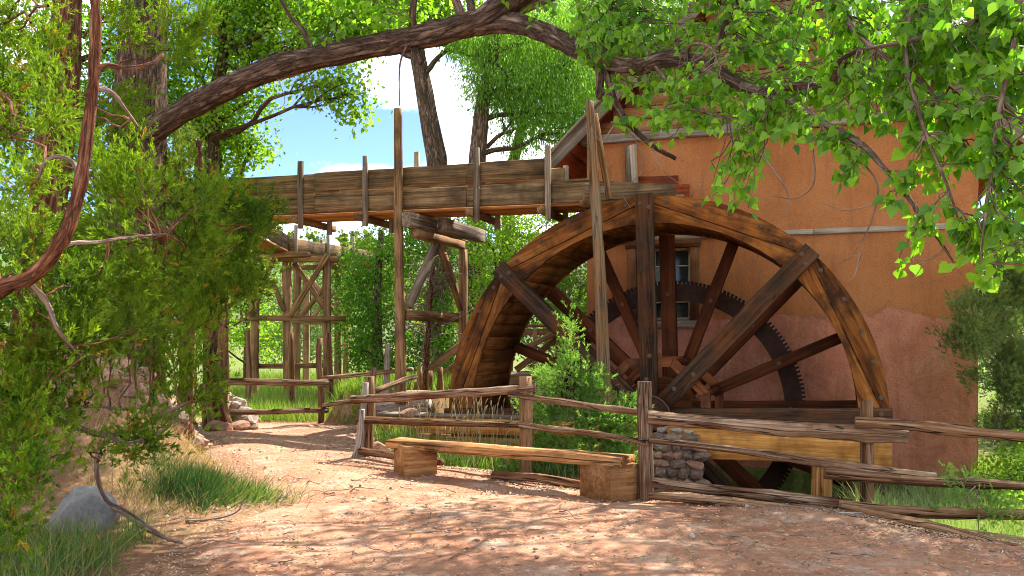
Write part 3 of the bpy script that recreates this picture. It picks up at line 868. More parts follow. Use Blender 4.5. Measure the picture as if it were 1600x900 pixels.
# sill on top of the plaster, then horizontal siding up into the gable
beam('sill_beam', mill, (aL - 0.1, BW - 0.02, ZT + 0.09), (aR + 0.1, BW - 0.02, ZT + 0.09), 0.22, 0.17, M['barge'], MILL)
apx, apz, slope = 1.62, 9.15, 0.95
for k in range(14):
    z0 = ZT + 0.19 + k * 0.25
    hw = (apz - 0.22 - (z0 + 0.125)) / slope
    if hw < 0.2: break
    x0, x1 = max(aL, apx - hw), min(aR, apx + hw)
    cut = random.uniform(0.3, 0.7) * (x1 - x0) + x0
    for s0, s1 in ((x0, cut - 0.004), (cut + 0.004, x1)):
        yy = BW + random.uniform(-0.02, 0.02)
        beam('siding_board', mill, (s0, yy, z0 + 0.12), (s1, yy, z0 + 0.12), 0.06, 0.235, M['siding'], MILL)
obj('gable_backing', prism_mesh([(aL + 0.02, ZT + 0.1), (aR - 0.02, ZT + 0.1), (aR - 0.02, apz - slope * (aR - apx) - 0.06), (apx, apz - 0.1), (aL + 0.02, apz - slope * (apx - aL) - 0.06)], BW + 0.07, BW + 0.12, M['redwood']), mill, MILL)
# roof: two slabs, red boarding beneath, grey barge boards along the rake
ev = 0.86
roof = None
for sgn in (-1, 1):
    xe = aL - ev if sgn < 0 else aR + ev
    ze = apz - slope * abs(apx - xe)
    th = 0.10
    poly = [(apx, apz), (xe, ze), (xe, ze + th), (apx, apz + th)]
    me = prism_mesh(poly, BW - 0.40, BW + 8.0, M['barge'])
    if roof is None:
        roof = obj('roof', me, mill, MILL)
        par = mill
    else:
        par = obj('roof', me, mill, MILL)
    for k in range(9):
        f0, f1 = k / 9, (k + 0.96) / 9
        pa = Vector((apx + (xe - apx) * f0, BW - 0.36, apz + (ze - apz) * f0 - 0.03)); pb = Vector((apx + (xe - apx) * f1, BW - 0.36, apz + (ze - apz) * f1 - 0.03))
        mid = (pa + pb) / 2
        up_ = Vector((slope * sgn, 0, 1)).normalized() if sgn > 0 else Vector((-slope, 0, 1)).normalized()
        beam('soffit_board', mill, (mid.x, BW - 0.34, mid.z), (mid.x, BW + 7.9, mid.z), (pb - pa).length, 0.035, M['redwood'], MILL, up=up_, seg=3, jit=0.001)
    dv = Vector((xe - apx, 0, ze - apz)).normalized()
    pA, pB = Vector((apx + 0.02 * sgn, BW - 0.44, apz - 0.06)), Vector((xe, BW - 0.44, ze - 0.06))
    beam('barge_board', mill, pA, pB, 0.05, 0.26, M['barge'], MILL, up=(0, 0, 1))
    beam('barge_cap', mill, pA + Vector((0, -0.03, 0.17)), pB + Vector((0, -0.03, 0.17)), 0.16, 0.05, M['flume_grey'], MILL, up=(0, 0, 1))

# ================================================================== WATER WHEEL
RO, SH, WW = 3.62, 0.44, 1.84
RI = RO - SH
HZC = 0.36
WHEEL = MILL @ Matrix.Translation((0, 0, HZC))
wheel = thing('waterwheel', 'huge brown timber overshot water wheel with bolted rim in front of the mill', 'water wheel', WHEEL)
PH = rad(-1.5)
def ry(a): return Matrix.Rotation(a, 4, 'Y')
def arc(r, a0, a1, n): return [(r * math.sin(a), r * math.cos(a)) for a in np.linspace(a0, a1, n)]
h8 = math.pi / 8
g_ = 0.004
chord_r = RO - 0.07
A0 = (chord_r * math.sin(h8 - g_ * 0.4), chord_r * math.cos(h8))
outer_poly = arc(RO, -h8 + 0.0012, h8 - 0.0012, 19) + [(A0[0], A0[1] + 0.006), (-A0[0], A0[1] + 0.006)]
inner_poly = [(-A0[0], A0[1] - 0.006), (A0[0], A0[1] - 0.006)] + arc(RI, h8 - 0.0012, -h8 + 0.0012, 19)
me_o_f = prism_mesh(outer_poly, 0.0, 0.085, M['rim'])
me_i_f = prism_mesh(inner_poly, 0.012, 0.085, M['rim'])
me_o_b = prism_mesh(outer_poly, WW - 0.085, WW, M['rim'])
me_i_b = prism_mesh(inner_poly, WW - 0.085, WW, M['rim'])
bolt_bm = bmesh.new()
bmesh.ops.create_cone(bolt_bm, cap_ends=True, segments=12, radius1=0.038, radius2=0.035, depth=0.012)
bmesh.ops.create_cone(bolt_bm, cap_ends=True, segments=6, radius1=0.026, radius2=0.024, depth=0.045)
me_bolt = bpy.data.meshes.new('bolt'); bolt_bm.to_mesh(me_bolt); bolt_bm.free(); me_bolt.materials.append(M['iron'])
BR = Matrix.Rotation(rad(90), 4, 'X')
for k in range(8):
    th = PH + (k + 0.5) * math.pi / 4
    for nm, me in (('rim_board', me_o_f), ('inner_rim_board', me_i_f), ('back_rim_board', me_o_b), ('back_inner_rim_board', me_i_b)):
        ob = obj(nm, me, wheel, WHEEL @ ry(th))
        if nm == 'rim_board' :
            for q in range(5):
                tb = th + rad(-17.5 + q * 8.75 + random.uniform(-0.6, 0.6))
                rb = RO - 0.105
                obj('bolt', me_bolt, ob, WHEEL @ Matrix.Translation((rb * math.sin(tb), -0.008, rb * math.cos(tb))) @ BR)
# sole planks: lie round the inside, along the axle
NP = 84
for k in range(NP):
    th = PH + (k + 0.5) / NP * 2 * math.pi
    wdt = 2 * math.pi * RI / NP - 0.006
    if k < 6 or True:
        me = beam_mesh(WW - 0.19, wdt, 0.045, M['sole'], bev=0.006, seg=2, jit=0.0022, seed=k)
    rr2 = RI + 0.03 + random.uniform(-0.002, 0.002)
    mloc = Matrix.Translation((rr2 * math.sin(th), WW / 2, rr2 * math.cos(th))) @ ry(th) @ Matrix.Rotation(rad(90), 4, 'Z')
    obj('sole_plank', me, wheel, WHEEL @ mloc)
# bucket boards between the rims
NB = 44
for k in range(NB):
    th = PH + (k + 0.25) / NB * 2 * math.pi
    me = beam_mesh(WW - 0.19, 0.40, 0.04, M['rim'], bev=0.006, seg=2, jit=0.002, seed=k) if k < 6 else bk
    bk = me
    mloc = Matrix.Translation(((RI + 0.245) * math.sin(th), WW / 2, (RI + 0.245) * math.cos(th))) @ ry(th - rad(62)) @ Matrix.Rotation(rad(90), 4, 'Z')
    obj('bucket_board', me, wheel, WHEEL @ mloc)
# spokes: eight broad ones in front of the rim, sixteen behind
for k in range(8):
    th = PH + k * math.pi / 4
    d = Vector((math.sin(th), 0, math.cos(th)))
    me = beam_mesh(RO - 0.37 + 0.03, 0.14, 0.285, M['spoke'], bev=0.014, jit=0.003, seed=ns())
    ob = obj('spoke', me, wheel, WHEEL @ frame_from(d * 0.37 + Vector((0, -0.078, 0)), d * (RO + 0.03) + Vector((0, -0.078, 0)), Vector((0, 1, 0)).cross(d)))
    for rb, off in ((RO - 0.13, -0.06), (RO - 0.20, 0.08), (1.0, 0.03), (0.62, -0.03)):
        n_ = Vector((0, 1, 0)).cross(d)
        pp = d * rb + n_ * off + Vector((0, -0.152, 0))
        obj('bolt', me_bolt, ob, WHEEL @ Matrix.Translation(pp) @ BR)
for k in range(16):
    th = PH + k * math.pi / 8
    d = Vector((math.sin(th), 0, math.cos(th)))
    wsp = 0.27 if k % 2 == 0 else 0.20
    r0 = 0.40 if k % 2 == 0 else 0.85
    me = beam_mesh(RI - 0.004 + (0.3 if k % 2 == 0 else 0.0) - r0, 0.14 if k % 2 == 0 else 0.12, wsp, M['spoke_red'], bev=0.012, jit=0.003, seed=ns())
    yb = WW + 0.075 if k % 2 == 0 else WW - 0.17
    rend = r0 + RI - 0.004 + (0.3 if k % 2 == 0 else 0.0) - r0
    ob = obj('rear_spoke', me, wheel, WHEEL @ frame_from(d * r0 + Vector((0, yb, 0)), d * rend + Vector((0, yb, 0)), Vector((0, 1, 0)).cross(d)))
    obj('bolt', me_bolt, ob, WHEEL @ Matrix.Translation(d * 2.1 + Vector((0, yb - (0.075 if k % 2 == 0 else 0.065), 0))) @ BR)
# octagonal brace rings round the hub, front and back
ap, bw_ = 0.96, 0.15
tn = math.tan(h8)
oct_poly = [(-ap * tn + 0.004, ap), (ap * tn - 0.004, ap), ((ap - bw_) * tn - 0.004, ap - bw_), (-(ap - bw_) * tn + 0.004, ap - bw_)]
for y0, y1, nm, mt in ((0.004, 0.10, 'hub_brace', 'brace_red'), (WW - 0.10, WW - 0.004, 'rear_hub_brace', 'brace_red')):
    me = prism_mesh(oct_poly, y0, y1, M[mt])
    for k in range(8):
        obj(nm, me, wheel, WHEEL @ ry(PH + k * math.pi / 4))
# struts joining front and back brace rings
for k in range(8):
    th = PH + (k + 0.5) * math.pi / 4
    d = Vector((math.sin(th), 0, math.cos(th))) * (ap - bw_ * 0.5) / math.cos(h8)
    beam('hub_strut', wheel, d + Vector((0, 0.104, 0)), d + Vector((0, WW - 0.104, 0)), 0.09, 0.09, M['spoke_red'], WHEEL)
# axle and its iron plates
def cyl_mesh(r, L, mat, n=24, bev=0.01):
    bm = bmesh.new()
    bmesh.ops.create_cone(bm, cap_ends=True, segments=n, radius1=r, radius2=r, depth=L)
    me = bpy.data.meshes.new('disc'); bm.to_mesh(me); bm.free(); me.materials.append(mat)
    return me
obj('axle', cyl_mesh(0.27, 3.2, M['spoke'], 10), wheel, WHEEL @ Matrix.Translation((0, 1.15, 0)) @ BR)
hp = obj('hub_plate', cyl_mesh(0.36, 0.05, M['gear'], 40), wheel, WHEEL @ Matrix.Translation((0, -0.19, 0)) @ BR)
ro = [(0.36 * math.sin(a), 0.36 * math.cos(a)) for a in np.linspace(0, 2 * math.pi, 41)[:-1]]
tp, rdz = [(x, -0.22, z) for x, z in ro + ro[:1]], [0.014] * 41
obj('hub_rim', tubes_mesh('hub_rim', [(np.array(tp), np.array(rdz))], M['iron'], 6, 0.0), hp, WHEEL)
obj('axle_pin', cyl_mesh(0.09, 0.5, M['iron'], 16), wheel, WHEEL @ Matrix.Translation((0, -0.42, 0)) @ BR)
for y0 in (0.55, 1.15):
    obj('hub_disc', cyl_mesh(0.62, 0.07, M['spoke_red'], 16), wheel, WHEEL @ Matrix.Translation((0, y0, 0)) @ BR)
# ring gear bolted to the rear spokes
RG, GWd = 2.30, 0.30
for k in range(16):
    th = PH + (k + 0.5) * math.pi / 8
    hh = math.pi / 16 - 0.001
    poly = arc(RG, -hh, hh, 8) + arc(RG - GWd, hh, -hh, 8)
    if k == 0:
        me_g = prism_mesh(poly, WW + 0.16, WW + 0.30, M['gear'])
    ob = obj('gear_segment', me_g, wheel, WHEEL @ ry(th))
    nt_ = 12
    if k == 0:
        bm = bmesh.new()
        for q in range(nt_):
            a_ = -hh + (q + 0.5) / nt_ * 2 * hh
            m_ = ry(a_) @ Matrix.Translation((0, WW + 0.225, RG + 0.03)) @ Matrix.Diagonal((0.034, 0.15, 0.06, 1))
            bmesh.ops.create_cube(bm, size=1.0, matrix=m_)
        me_t = bpy.data.meshes.new('gear_teeth'); bm.to_mesh(me_t); bm.free(); me_t.materials.append(M['tooth'])
    obj('gear_teeth', me_t, ob, WHEEL @ ry(th))

# ================================================================== AXLE BEAMS, PIER, PIT TIMBER
zb1 = mill_at(1200, 669, -0.62).z
zb0 = mill_at(1200, 719, -0.62).z
bl = mill_at(1046, 690, -0.62).x; br = mill_at(1393, 690, -0.62).x
tb = thing('axle_beam', 'long yellow pine beam carrying the wheel axle, right of the stone pier', 'beam', MILL @ Matrix.Translation((bl, -0.62, zb0)))
beam('beam', tb, (bl, -0.62, (zb0 + zb1) / 2), (br, -0.62, (zb0 + zb1) / 2), 0.30, zb1 - zb0, M['fresh'], MILL, bev=0.014, jit=0.004)
q = mill_at(1284, 750, -0.62)
beam('support_post', tb, (q.x, -0.60, zb0 - 1.0), (q.x, -0.60, zb0 - 0.004), 0.28, 0.30, M['bench'], MILL, up=(1, 0, 0))
q = mill_at(1378, 750, -0.45)
beam('support_post', tb, (q.x, -0.60, zb0 - 1.0), (q.x, -0.60, zb0 - 0.004), 0.22, 0.14, M['spoke'], MILL, up=(1, 0, 0))
obj('bolt', me_bolt, tb, MILL @ Matrix.Translation((q.x, -0.72, zb0 - 0.12)) @ BR @ Matrix.Scale(1.3, 4))
bl2 = mill_at(596, 690, -0.62).x; br2 = mill_at(1012, 690, -0.62).x
tb2 = thing('axle_beam', 'long yellow-brown board beam behind the grass, left of the stone pier', 'beam', MILL @ Matrix.Translation((bl2, -0.62, zb0)))
beam('board', tb2, (bl2, -0.62, zb1 - 0.13), (br2, -0.62, zb1 - 0.10), 0.24, 0.27, M['fresh'], MILL)
beam('board', tb2, (bl2 + 0.1, -0.64, zb0 + 0.06), (br2, -0.64, zb0 + 0.08), 0.24, 0.22, M['bench'], MILL)
beam('cap', tb2, (bl2 - 0.02, -0.60, zb1 + 0.035), (br2, -0.60, zb1 + 0.06), 0.34, 0.05, M['barge'], MILL)

def rock_mesh(seed, mat, sub=2, rough=0.28, flat=1.0):
    bm = bmesh.new()
    bmesh.ops.create_icosphere(bm, subdivisions=sub, radius=0.5)
    s = Vector((seed * 3.7, seed * 1.9, seed * 7.3))
    r = random.Random(seed)
    planes = [(Vector((r.gauss(0, 1), r.gauss(0, 1), r.gauss(0, 1))).normalized(), r.uniform(0.30, 0.44)) for _ in range(11)]
    for v in bm.verts:
        for n_, d_ in planes:
            k = v.co.dot(n_) - d_
            if k > 0: v.co -= n_ * k * 0.9
        v.co *= 1 + rough * 0.5 * noise.noise(v.co * 2.2 + s) + rough * 0.25 * noise.noise(v.co * 6 + s)
        v.co.z *= flat
    me = bpy.data.meshes.new('rock'); bm.to_mesh(me); bm.free(); me.materials.append(mat)
    return me
ROCKS = [rock_mesh(i, M['rock']) for i in range(8)]
M['rock_dk'] = rockmat('dark_pier_stone', (0.08, 0.052, 0.038), (0.20, 0.135, 0.10), (0.36, 0.27, 0.21), 4.0)
ROCKS_P = [rock_mesh(i + 40, M['rock_dk'], 2, 0.35) for i in range(7)]
ROCKS_R = [rock_mesh(i + 20, M['rock_red']) for i in range(6)]

px0 = mill_at(1022, 700, -0.85).x; px1 = mill_at(1086, 700, -0.85).x
pier = thing('stone_pier', 'rough rubble stone pier under the wheel axle, behind the tall fence post', 'stone pier', MILL @ Matrix.Translation(((px0 + px1) / 2, -0.6, -1.2)))
zp1 = mill_at(1050, 674, -0.85).z
obj('mortar_core', box_mesh(px1 - px0 - 0.10, 0.62, zp1 + 1.35, M['mortar'], 0.03), pier, MILL @ Matrix.Translation(((px0 + px1) / 2, -0.55, (zp1 - 1.40) / 2 - 0.03)))
r = random.Random(4)
z = -1.35
while z < zp1 - 0.02:
    hgt = r.uniform(0.11, 0.19)
    for face in ('front', 'right', 'left'):
        x = px0 if face == 'front' else -0.85
        end = px1 if face == 'front' else -0.3
        while x < end:
            wd = r.uniform(0.13, 0.28)
            c = (x + wd / 2, -0.86 + r.uniform(-0.02, 0.02), z + hgt / 2)
            if face == 'right': c = (px1 - 0.03 + r.uniform(-0.02, 0.02), x + wd / 2, z + hgt / 2)
            if face == 'left': c = (px0 + 0.03 + r.uniform(-0.02, 0.02), x + wd / 2, z + hgt / 2)
            if c[2] < zp1 - 0.02:
                sc3 = (wd * 1.3, 0.17, hgt * 1.34) if face == 'front' else (0.17, wd * 1.3, hgt * 1.34)
                obj('stone', r.choice(ROCKS_P if r.random() < 0.7 else ROCKS_R), pier, MILL @ Matrix.Translation(c) @ Matrix.Rotation(r.uniform(-0.2, 0.2), 4, 'Y') @ Matrix.Diagonal((*sc3, 1)))
            x += wd
    z += hgt * 0.98
for k in range(5):
    obj('stone', r.choice(ROCKS), pier, MILL @ Matrix.Translation((r.uniform(px0 + 0.08, px1 - 0.08), r.uniform(-0.8, -0.4), zp1 + 0.0)) @ Matrix.Rotation(r.uniform(0, 3), 4, 'Z') @ Matrix.Diagonal((0.3, 0.25, 0.14, 1)))

# bearing post behind the pier carrying the axle pin
bp = thing('bearing_post', 'dark squared timber block between stone pier and wheel hub', 'timber block', MILL @ Matrix.Translation((0.0, -0.55, zp1)))
beam('block', bp, (-0.36, -0.56, zp1 + 0.10), (0.36, -0.56, zp1 + 0.10), 0.22, 0.24, M['spoke'], MILL)

# crib logs round the wheel pit
def single_log(nm, label, cat, p0, p1, r0, r1, mat, group=None, **kw):
    o = log(nm, None, p0, p1, r0, r1, mat, **kw)
    return tag(o, label, cat, group)
cl = mill_at(592, 640, 0.40).x; cr = -4.22
single_log('crib_log', 'upper weathered crib log left of the wheel, behind the fence corner', 'log', MILL @ Vector((cl, 0.42, 0.40)), MILL @ Vector((cr, 0.42, 0.44)), 0.17, 0.15, M['deadwood'])
single_log('crib_log', 'lower dark crib log left of the wheel, at grass level', 'log', MILL @ Vector((cl - 0.15, 0.36, 0.10)), MILL @ Vector((cr, 0.36, 0.12)), 0.17, 0.16, M['rail_brown'])
tag(beam('pit_sill', None, MILL @ Vector((-3.9, 2.78, 0.50)), MILL @ Vector((-1.9, 2.78, 0.50)), 0.34, 0.22, M['deadwood' if False else 'flume_grey']), 'flat grey timber sill seen through the left side of the wheel', 'beam')
tag(beam('pit_plank', None, MILL @ Vector((-5.6, 0.75, 0.62)), MILL @ Vector((-4.25, 0.70, 0.62)), 0.36, 0.07, M['flume_grey']), 'flat grey plank lying on the crib left of the wheel', 'plank')

# ================================================================== FLUME (near) AND ITS TRESTLE
FB = 0.42                       # near side of the flume, mill depth
FWD = 0.98
fz = lambda a: 4.05 - 0.012 * (a + 8.0) + 0.05     # bottom height
fa0, fa1 = mill_at(300, 300, FB).x, mill_at(1055, 300, FB).x
fsplit = mill_at(858, 300, FB).x
flume = thing('water_flume', 'long weathered two-board wooden flume leading to the top of the wheel', 'flume', MILL @ Matrix.Translation((fa1, FB, fz(fa1))))
bh = 0.375
for side, yb in (('side_board', FB + 0.025), ('far_side_board', FB + FWD - 0.025)):
    cuts = [fa0, fa0 + 2.9, fa0 + 6.1, fsplit, fa1]
    for i in range(4):
        a0, a1 = cuts[i] + 0.004, cuts[i + 1] - 0.004
        yo = yb + random.uniform(-0.006, 0.006)
        if i < 3:
            beam(side, flume, (a0, yo, fz(a0) + bh / 2), (a1, yo, fz(a1) + bh / 2), 0.05, bh, M['flume'], MILL, jit=0.004)
            beam(side, flume, (a0, yo, fz(a0) + bh * 1.5 + 0.022 + 0.012 * i), (a1, yo, fz(a1) + bh * 1.5 + 0.022 + 0.016 * i), 0.05, bh - 0.02, M['flume'], MILL, jit=0.004)
        else:
            # tapering last board at the mouth
            L = a1 - a0
            poly = [(a0, fz(a0)), (a1, fz(a1) + 0.03), (a1, fz(a1) + 0.22), (a0 + L * 0.25, fz(a0) + bh), (a0, fz(a0) + bh)]
            obj(side, prism_mesh(poly, yo - 0.025, yo + 0.025, M['flume']), flume, MILL)
nb_ = 5
for i in range(nb_):
    y = FB + 0.055 + (FWD - 0.11) * (i + 0.5) / nb_
    for a0, a1 in ((fa0, fa0 + 4.2), (fa0 + 4.208, fa1 - 0.05)):
        beam('bottom_board', flume, (a0, y, fz(a0) - 0.032), (a1, y, fz(a1) - 0.032), (FWD - 0.11) / nb_ + 0.02 - 0.03, 0.05, M['flume_warm'], MILL, jit=0.002)
ups = [(372, 232), (470, 252), (571, 244), (745, 231), (857, 228)]
for px_, ty in ups:
    q = mill_at(px_, ty, FB - 0.03)
    beam('upright', flume, (q.x, FB - 0.042, fz(q.x) - 0.30), (q.x + random.uniform(-0.01, 0.01), FB - 0.042, q.z), 0.07, 0.10, M['flume_grey'], MILL, up=(1, 0, 0))
    beam('far_upright', flume, (q.x, FB + FWD + 0.042, fz(q.x) - 0.30), (q.x, FB + FWD + 0.042, fz(q.x) + 0.62 + random.uniform(0.1, 0.28)), 0.07, 0.10, M['flume_grey'], MILL, up=(1, 0, 0))
    beam('bearer', flume, (q.x - 0.105, FB - 0.22, fz(q.x) - 0.13), (q.x - 0.105, FB + FWD + 0.42, fz(q.x) - 0.13), 0.09, 0.13, M['post'], MILL)
q = mill_at(650, 237, FB + FWD)
beam('far_upright', flume, (q.x, FB + FWD + 0.042, fz(q.x) - 0.1), (q.x, FB + FWD + 0.042, q.z), 0.07, 0.10, M['flume_grey'], MILL, up=(1, 0, 0))
q = mill_at(925, 305, FB)
beam('bearer', flume, (q.x, FB - 0.55, fz(q.x) - 0.09), (q.x, FB + FWD + 0.3, fz(q.x) - 0.09), 0.13, 0.15, M['post'], MILL)
# low inner board at the step, in front of the gable
beam('end_board', flume, (fsplit + 0.05, FB + FWD - 0.09, fz(fsplit) + 0.47), (fsplit + 0.55, FB + FWD - 0.09, fz(fsplit) + 0.47), 0.04, 0.17, M['flume'], MILL)

tr = thing('flume_trestle', 'tall post trestle with crossed braces holding up the near flume', 'trestle', MILL @ Matrix.Translation((mill_at(625, 600, FB - 0.20).x, FB - 0.2, 0.5)))
q0 = mill_at(626, 613, FB - 0.17); q1 = mill_at(622, 170, FB - 0.17)
log('post', tr, (q0.x, FB - 0.17, 0.45), (q1.x, FB - 0.17, q1.z), 0.105, 0.076, M['post_log'], base=MILL, bend=0.02, rough=0.04)
capz = fz(q0.x) - 0.235
ca = q0.x + 0.19
beam('cap', tr, (ca, FB - 0.30, capz), (ca, FB + 2.35, capz), 0.20, 0.27, M['flume_grey'], MILL, bev=0.008, jit=0.002)
beam('cap', tr, (ca + 0.33, FB + 0.55, capz - 0.02), (ca + 0.33, FB + 2.50, capz - 0.02), 0.20, 0.26, M['flume_grey'], MILL, bev=0.008, jit=0.002)
beam('corbel', tr, (ca + 0.03, FB - 0.05, capz - 0.225), (ca + 0.03, FB + 2.2, capz - 0.225), 0.14, 0.17, M['post'], MILL)
beam('back_post', tr, (ca + 0.05, FB + 2.20, 0.4), (ca + 0.05, FB + 2.20, capz - 0.315), 0.15, 0.16, M['post'], MILL)
tiez = mill_at(680, 493, FB + 0.5).z
beam('tie', tr, (q0.x + 0.10, FB - 0.12, tiez), (q0.x + 0.13, FB + 2.35, tiez), 0.07, 0.20, M['post'], MILL)
beam('brace', tr, (q0.x + 0.06, FB + 0.03, tiez + 0.16), (ca + 0.0, FB + 1.0, capz - 0.30), 0.12, 0.15, M['flume_grey'], MILL)
beam('brace', tr, (ca + 0.0, FB + 1.12, capz - 0.30), (ca + 0.02, FB + 2.30, tiez + 0.05), 0.12, 0.15, M['post'], MILL)

# leaning pole in front of the wheel and the thin stay beside it
lp = thing('support_pole', 'tall leaning round pole standing in front of the wheel', 'pole', MILL @ mill_at(946, 668, -0.42))
pb_, pt_ = mill_at(947, 690, -0.42), mill_at(921, 158, -0.36)
log('pole', lp, pb_, pt_, 0.118, 0.066, M['pole_log'], base=MILL, bend=0.015, rough=0.035, knots=4)
q = mill_at(928, 300, -0.3)
beam('bracket', lp, (q.x - 0.16, -0.26, q.z + 0.06), (q.x + 0.17, -0.24, q.z + 0.05), 0.13, 0.17, M['flume_grey'], MILL)
tag(beam('stay_board', None, MILL @ mill_at(952, 312, -0.20), MILL @ mill_at(929, 178, -0.14), 0.06, 0.10, M['post'], up=(1, 0, 0)), 'thin brown stay board leaning beside the tall pole above the wheel', 'board')

# ================================================================== FAR FLUME AND TRESTLE
ff = thing('water_flume', 'far dark plank flume receding behind the near flume, on crossed legs', 'flume', P(400, 395, 24.3))
nf = P(398, 392, 24.3); fr = P(555, 412, 31.0)
dv = (fr - nf).normalized(); sv = Vector((dv.y, -dv.x, 0)).normalized()
for s_ in (-0.5, 0.5):
    for k in range(2):
        pA = nf.lerp(fr, k / 2) + sv * (s_ + 0.5); pB = nf.lerp(fr, (k + 0.99) / 2) + sv * (s_ + 0.5)
        beam('side_board', ff, pA + Vector((0, 0, 0.16)), pB + Vector((0, 0, 0.16)), 0.05, 0.36, M['flume'], jit=0.002)
for i in range(4):
    o_ = sv * (0.12 + 0.25 * i)
    beam('bottom_board', ff, nf + o_ - Vector((0, 0, 0.05)), fr + o_ - Vector((0, 0, 0.05)), 0.23, 0.05, M['flume_warm'], jit=0.002)
beam('end_board', ff, nf - sv * 0.3 - Vector((0, 0, 0.13)), nf + sv * 1.6 - Vector((0, 0, 0.13)), 0.20, 0.14, M['post'])
for f_ in (0.05, 0.35, 0.62, 0.92):
    for s_ in (-0.04, 1.04):
        b_ = nf.lerp(fr, f_) + sv * s_
        beam('upright', ff, b_ - Vector((0, 0, 0.30)), b_ + Vector((0, 0, 0.62 + 0.1 * random.random())), 0.09, 0.10, M['flume_grey'])
    b_ = nf.lerp(fr, f_)
    beam('bearer', ff, b_ - sv * 0.25 - Vector((0, 0, 0.14)), b_ + sv * 1.3 - Vector((0, 0, 0.14)), 0.10, 0.12, M['post'])
# corner where the two flumes meet, behind the juniper
cn = MILL @ Vector((fa0 + 0.1, FB + 0.5, fz(fa0)))
cm = nf + sv * 0.5
elbow = thing('water_flume', 'short plank flume joining near and far flumes behind the juniper', 'flume', cn)
for s_ in (-0.45, 0.45):
    dd = (cm - cn).normalized(); ss = Vector((dd.y, -dd.x, 0))
    beam('side_board', elbow, cn + ss * s_ + Vector((0, 0, 0.2)), cm + ss * s_ + Vector((0, 0, 0.2)), 0.05, 0.38, M['flume'])
beam('bottom_board', elbow, cn - Vector((0, 0, 0.04)), cm - Vector((0, 0, 0.04)), 0.84, 0.05, M['flume_warm'])

bents = [(24.8, [397, 449, 511], 'nearest bent of the far trestle, with raking brace on its left'), (27.6, [463, 528], 'second bent of the far trestle behind the crossed legs'), (30.6, [479, 541, 580], 'farthest bent of the far trestle, partly behind leaves')]
for bi, (D, xs, lab) in enumerate(bents):
    topz = P(450, 398, 24.8).z - 0.12
    bt = thing('flume_trestle', lab, 'trestle', P(xs[-1], 620, D), 'bents of the far flume trestle')
    pp = [Vector(((x - 800) / FPX * D, D, 0)) for x in xs]
    for i, p_ in enumerate(pp):
        zt = topz - 0.08 if not (i == 0 and len(pp) == 3 and bi == 0) else 3.1
        beam('post', bt, (p_.x, D, ghs(p_.x, D) - 0.3), (p_.x + random.uniform(-0.03, 0.03), D, zt), 0.20, 0.20, M['post'], jit=0.007)
    tz2 = P(450, 497, 24.8).z
    beam('tie', bt, (pp[0].x - 0.1, D - 0.15, tz2), (pp[-1].x + 0.55, D - 0.15, tz2 - 0.02), 0.07, 0.15, M['post'])
    if bi == 0:
        beam('tie', bt, (pp[0].x - 0.1, D + 0.15, 0.9), (pp[2].x - 0.1, D + 0.15, 0.92), 0.07, 0.14, M['post'])
        beam('raking_brace', bt, (pp[0].x - 0.05, D - 0.24, tz2 + 0.05), (pp[1].x - 0.10, D - 0.24, topz + 0.55), 0.08, 0.15, M['post'])
        beam('brace', bt, (pp[0].x + 0.5, D - 0.16, tz2 + 1.1), (pp[1].x - 0.05, D - 0.16, tz2 + 0.2), 0.07, 0.12, M['post'])
        beam('brace', bt, (pp[1].x + 0.1, D - 0.17, tz2 + 0.02), (pp[2].x + 0.05, D - 0.17, topz + 0.1), 0.08, 0.14, M['post'])
        beam('brace', bt, (pp[1].x + 0.15, D + 0.16, topz - 0.1), (pp[2].x - 0.02, D + 0.16, tz2 + 0.15), 0.08, 0.14, M['post'])
    else:
        beam('brace', bt, (pp[0].x + 0.1, D - 0.17, tz2 + 0.02), (pp[1].x + 0.05, D - 0.17, topz - 0.1), 0.08, 0.13, M['post'])
        beam('brace', bt, (pp[0].x + 0.1, D + 0.16, topz - 0.15), (pp[1].x - 0.02, D + 0.16, tz2 + 0.12), 0.08, 0.13, M['post'])
        if bi == 2:
            beam('brace', bt, (pp[1].x + 0.1, D - 0.17, topz - 0.2), (pp[2].x + 0.3, D - 0.17, tz2 + 0.2), 0.08, 0.13, M['post'])
            beam('brace', bt, (pp[1].x + 0.1, D - 0.33, tz2 + 0.2), (pp[2].x + 0.1, D - 0.33, topz - 0.1), 0.08, 0.13, M['post'])
    beam('cap', bt, (pp[-2].x - 0.25, D, topz - 0.0), (pp[-1].x + 0.3, D, topz - 0.0), 0.18, 0.15, M['post'])
# short weathered stakes standing in the grass by the far trestle
for px_, ty, by, D, lab in ((456, 520, 640, 19.5, 'leaning grey stake right in front of the far trestle'), (516, 520, 640, 20.5, 'split grey stake beside the far trestle, right of the fence post'), (389, 515, 640, 21, 'grey stake at the left leg of the far trestle')):
    b_ = P(px_, by, D); tp_ = P(px_ - 2, ty, D)
    tag(log('wooden_stake', None, (b_.x, D, ghs(b_.x, D) - 0.2), tp_, 0.075, 0.055, M['rail_brown'], bend=0.02), lab, 'stake', 'stakes by the far trestle')

